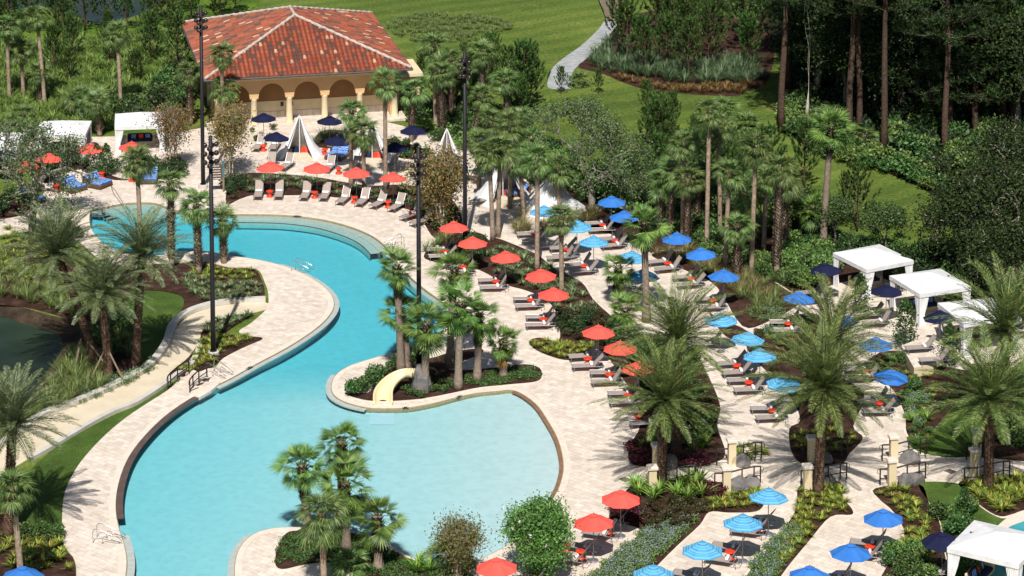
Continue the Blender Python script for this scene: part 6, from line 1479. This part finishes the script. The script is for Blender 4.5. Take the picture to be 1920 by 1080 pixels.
plants('croton', [(1805,908),(1850,902),(1960,900),(1975,945),(1910,955),(1872,962),(1830,935)], 40, 'long leaved yellow plant around the right palm foot', BZ, 1.1, 1.5, .45)
plants(['bush', 'light'], [(1660,1060),(1700,1035),(1740,1060),(1740,1100),(1660,1110)], 10, 'leafy shrub left of the bottom navy parasol', BZ, .7, 1, .7)
plants(['bush', 'light', 'low'], [(1760,955),(1810,945),(1830,975),(1800,1010),(1770,990)], 8, 'shrub growing on the small lawn', BZ, .8, 1.2, .6)
plants(['low', 'bush'], [(655,742),(690,735),(712,712),(745,692),(770,680),(760,672),(720,690),(690,722)], 16, 'green shrub left of the water slide', BZ, .7, 1.05, .6)
plants('low', [(740,748),(790,745),(830,735),(860,722),(820,705),(770,722)], 14, 'green shrub right of the water slide', BZ, .8, 1.2, .6)
plants('low', [(525,1055),(540,1010),(620,1005),(700,1020),(760,1055),(700,1075),(640,1040)], 22, 'small green shrub in the shore bed', BZ, .5, .9, .8)
plants('ginger', [(780,1062),(800,1055),(815,1075),(785,1085)], 3, 'bright strappy plant at the beach corner', BZ, .9, 1, .7)
plants('croton', [(380,500),(430,508),(472,508),(465,525),(400,525),(360,515)], 22, 'yellow green plant at the foot of the booted palms', BZ, .75, 1, .55)
plants('varieg', [(345,520),(400,530),(480,535),(488,556),(440,565),(370,560)], 44, 'grey green striped plant left of the deck tongue', BZ, .85, 1.15, .6)
plants('croton', [(335,696),(360,680),(380,640),(400,628),(425,632),(470,636),(430,655),(395,680),(350,700)], 34, 'yellow green plant around the near light pole foot', BZ, .75, 1.05, .5)
plants('varieg', [(385,620),(405,602),(465,592),(440,606),(410,626)], 22, 'grey green plant above the near light pole foot', BZ, .85, 1.1, .5)
plants('grass', [(88,740),(125,690),(150,660),(180,690),(190,730),(150,752),(95,772)], 34, 'tall grass clump on the lake bank', 0, .95, 1.4, .8)
plants('grass', [(-10,545),(40,540),(130,545),(175,570),(160,600),(130,590),(60,570),(0,560)], 30, 'grass clump on the far lake shore', 0, .8, 1.3, .8)
plants(['grass', 'bush'], [(180,600),(240,590),(250,660),(220,680),(180,640)], 16, 'grass clump between the date palm trunks', 0, .8, 1.2, .8)
plants('croton', [(0,430),(40,440),(110,470),(100,520),(20,520),(0,480)], 40, 'yellow leaved plants beside the lake path', 0, .9, 1.3, .8, stuff=True)
plants('croton', [(5,1010),(60,1005),(110,1015),(130,1050),(120,1075),(40,1070),(0,1060)], 26, 'yellow green plant in the bottom left corner bed', 0, .95, 1.3, .55)
plants(['bush', 'low'], [(50,1000),(100,1005),(112,1015),(60,1012)], 6, 'shrub at the lawn corner bottom left', 0, .7, 1.0, .6)
plants('bush', [(80,440),(120,430),(150,450),(140,480),(95,470)], 8, 'dark green shrub right of the oak trunk', 0, .8, 1.1, .8)
# clipped magnolias by the cabanas
for x, y, t, s_ in [(1612,592,'column shaped magnolia before the first white cabana',1.0), (1697,654,'column shaped magnolia between first and second cabana',1.15), (1692,545,'magnolia top against the first cabana roof',.9), (1798,565,'magnolia beside the second cabana roof',.8), (1780,690,'magnolia in front of the third cabana',1.0), (1640,478,'magnolia behind the first cabana',.7), (1580,495,'pale magnolia above the first cabana',.8), (1822,1085,'magnolia before the bottom corner cabana',.85), (1808,985,'young magnolia standing on the small lawn',.75), (200,330,'clipped tree behind the left daybeds',.9), (182,330,'clipped tree left of its twin behind the daybeds',.9)]:
    o = empty('magnolia_tree', G(x, y, DZ), rnd(0, 6), t, 'tree', 'clipped magnolias', s_); link('foliage', MAG[int(x) % 2], o)
    b = MB(); b.tube([(0, 0, 0), (0, 0, 1.6)], .05, 5); link('trunk', b.mesh('trunk', 'oak_bark'), o)
# uncountable cover
random.seed(44); M['reed'] = leaf('reeds', '#6E8E44', '#8CAA58', '#A8C070', .45)
fl = []
for i in range(4):
    b = MB()
    for k in range(90): leafquad(b, Vector((rnd(-.35, .35), rnd(-.35, .35), rnd(.02, .24))), .12)
    for k in range(11): leafquad(b, Vector((rnd(-.35, .35), rnd(-.35, .35), rnd(.2, .32))), .07, 1)
    fl.append(b)
FM = ['bush_light', 'flower']
for P, n, t in [([(1205,1000),(1250,985),(1300,972),(1275,1005),(1220,1052),(1160,1100),(1095,1100),(1135,1062)], 300, 'low plants with pale blue flowers along the lower bed'), ([(1370,1125),(1400,1080),(1440,1030),(1485,985),(1500,1000),(1470,1050),(1440,1090)], 130, 'blue flowered cover at the foot of the sloping bed'), ([(160,735),(200,715),(260,695),(290,680),(270,700),(200,735),(140,762)], 60, 'blue flowers along the kerb below the date palms'), ([(1440,615),(1500,592),(1545,598),(1500,610),(1430,645)], 60, 'blue flowers in the bed above the striped parasols'), ([(1400,585),(1440,575),(1490,585),(1440,602)], 30, 'blue flowers near the end of the grass bed'), ([(1690,745),(1720,740),(1760,760),(1730,800),(1705,790)], 40, 'blue flowers on the mulch slope at right')]:
    mass('flower_cover', P, n, fl, FM, t, BZ)
cv = []
for i in range(3):
    b = MB()
    for k in range(44): leafquad(b, Vector((rnd(-.3, .3), rnd(-.3, .3), rnd(.01, .12))), .12)
    cv.append(b)
mass('ground_cover', [(860,710),(900,700),(930,694),(985,688),(1006,694),(1010,706),(960,716),(900,722)], 150, cv, 'bush', 'low green cover at the right end of the island', BZ)
mass('ground_cover', [(522,1055),(525,1030),(545,1003),(640,1003),(700,1018),(770,1056),(840,1072),(860,1100),(700,1100),(640,1055),(570,1056)], 420, cv, 'bush', 'low green cover over the shore bed', BZ)
mg_ = [blades(160+i, 22, .8, .03, .8, .7) for i in range(4)]
mass('meadow_grass', [(-40,80),(120,80),(340,60),(360,140),(330,220),(250,245),(40,250),(-40,240)], 1500, mg_, 'meadow', 'tall bright meadow grass behind the left cabanas', 0, 1.0, 1.9, False)
mass('reeds', [(725,45),(780,28),(900,30),(960,48),(940,62),(860,82),(760,75)], 650, mg_, 'reed', 'blue green reed patch on the fairway', 0, .5, .85)
mass('lake_edge_grass', [(-20,470),(60,500),(140,520),(230,560),(235,620),(200,600),(150,560),(60,535),(-20,530)], 260, mg_, 'grass', 'rough grass under the date palm fronds', 0, .6, 1.0)
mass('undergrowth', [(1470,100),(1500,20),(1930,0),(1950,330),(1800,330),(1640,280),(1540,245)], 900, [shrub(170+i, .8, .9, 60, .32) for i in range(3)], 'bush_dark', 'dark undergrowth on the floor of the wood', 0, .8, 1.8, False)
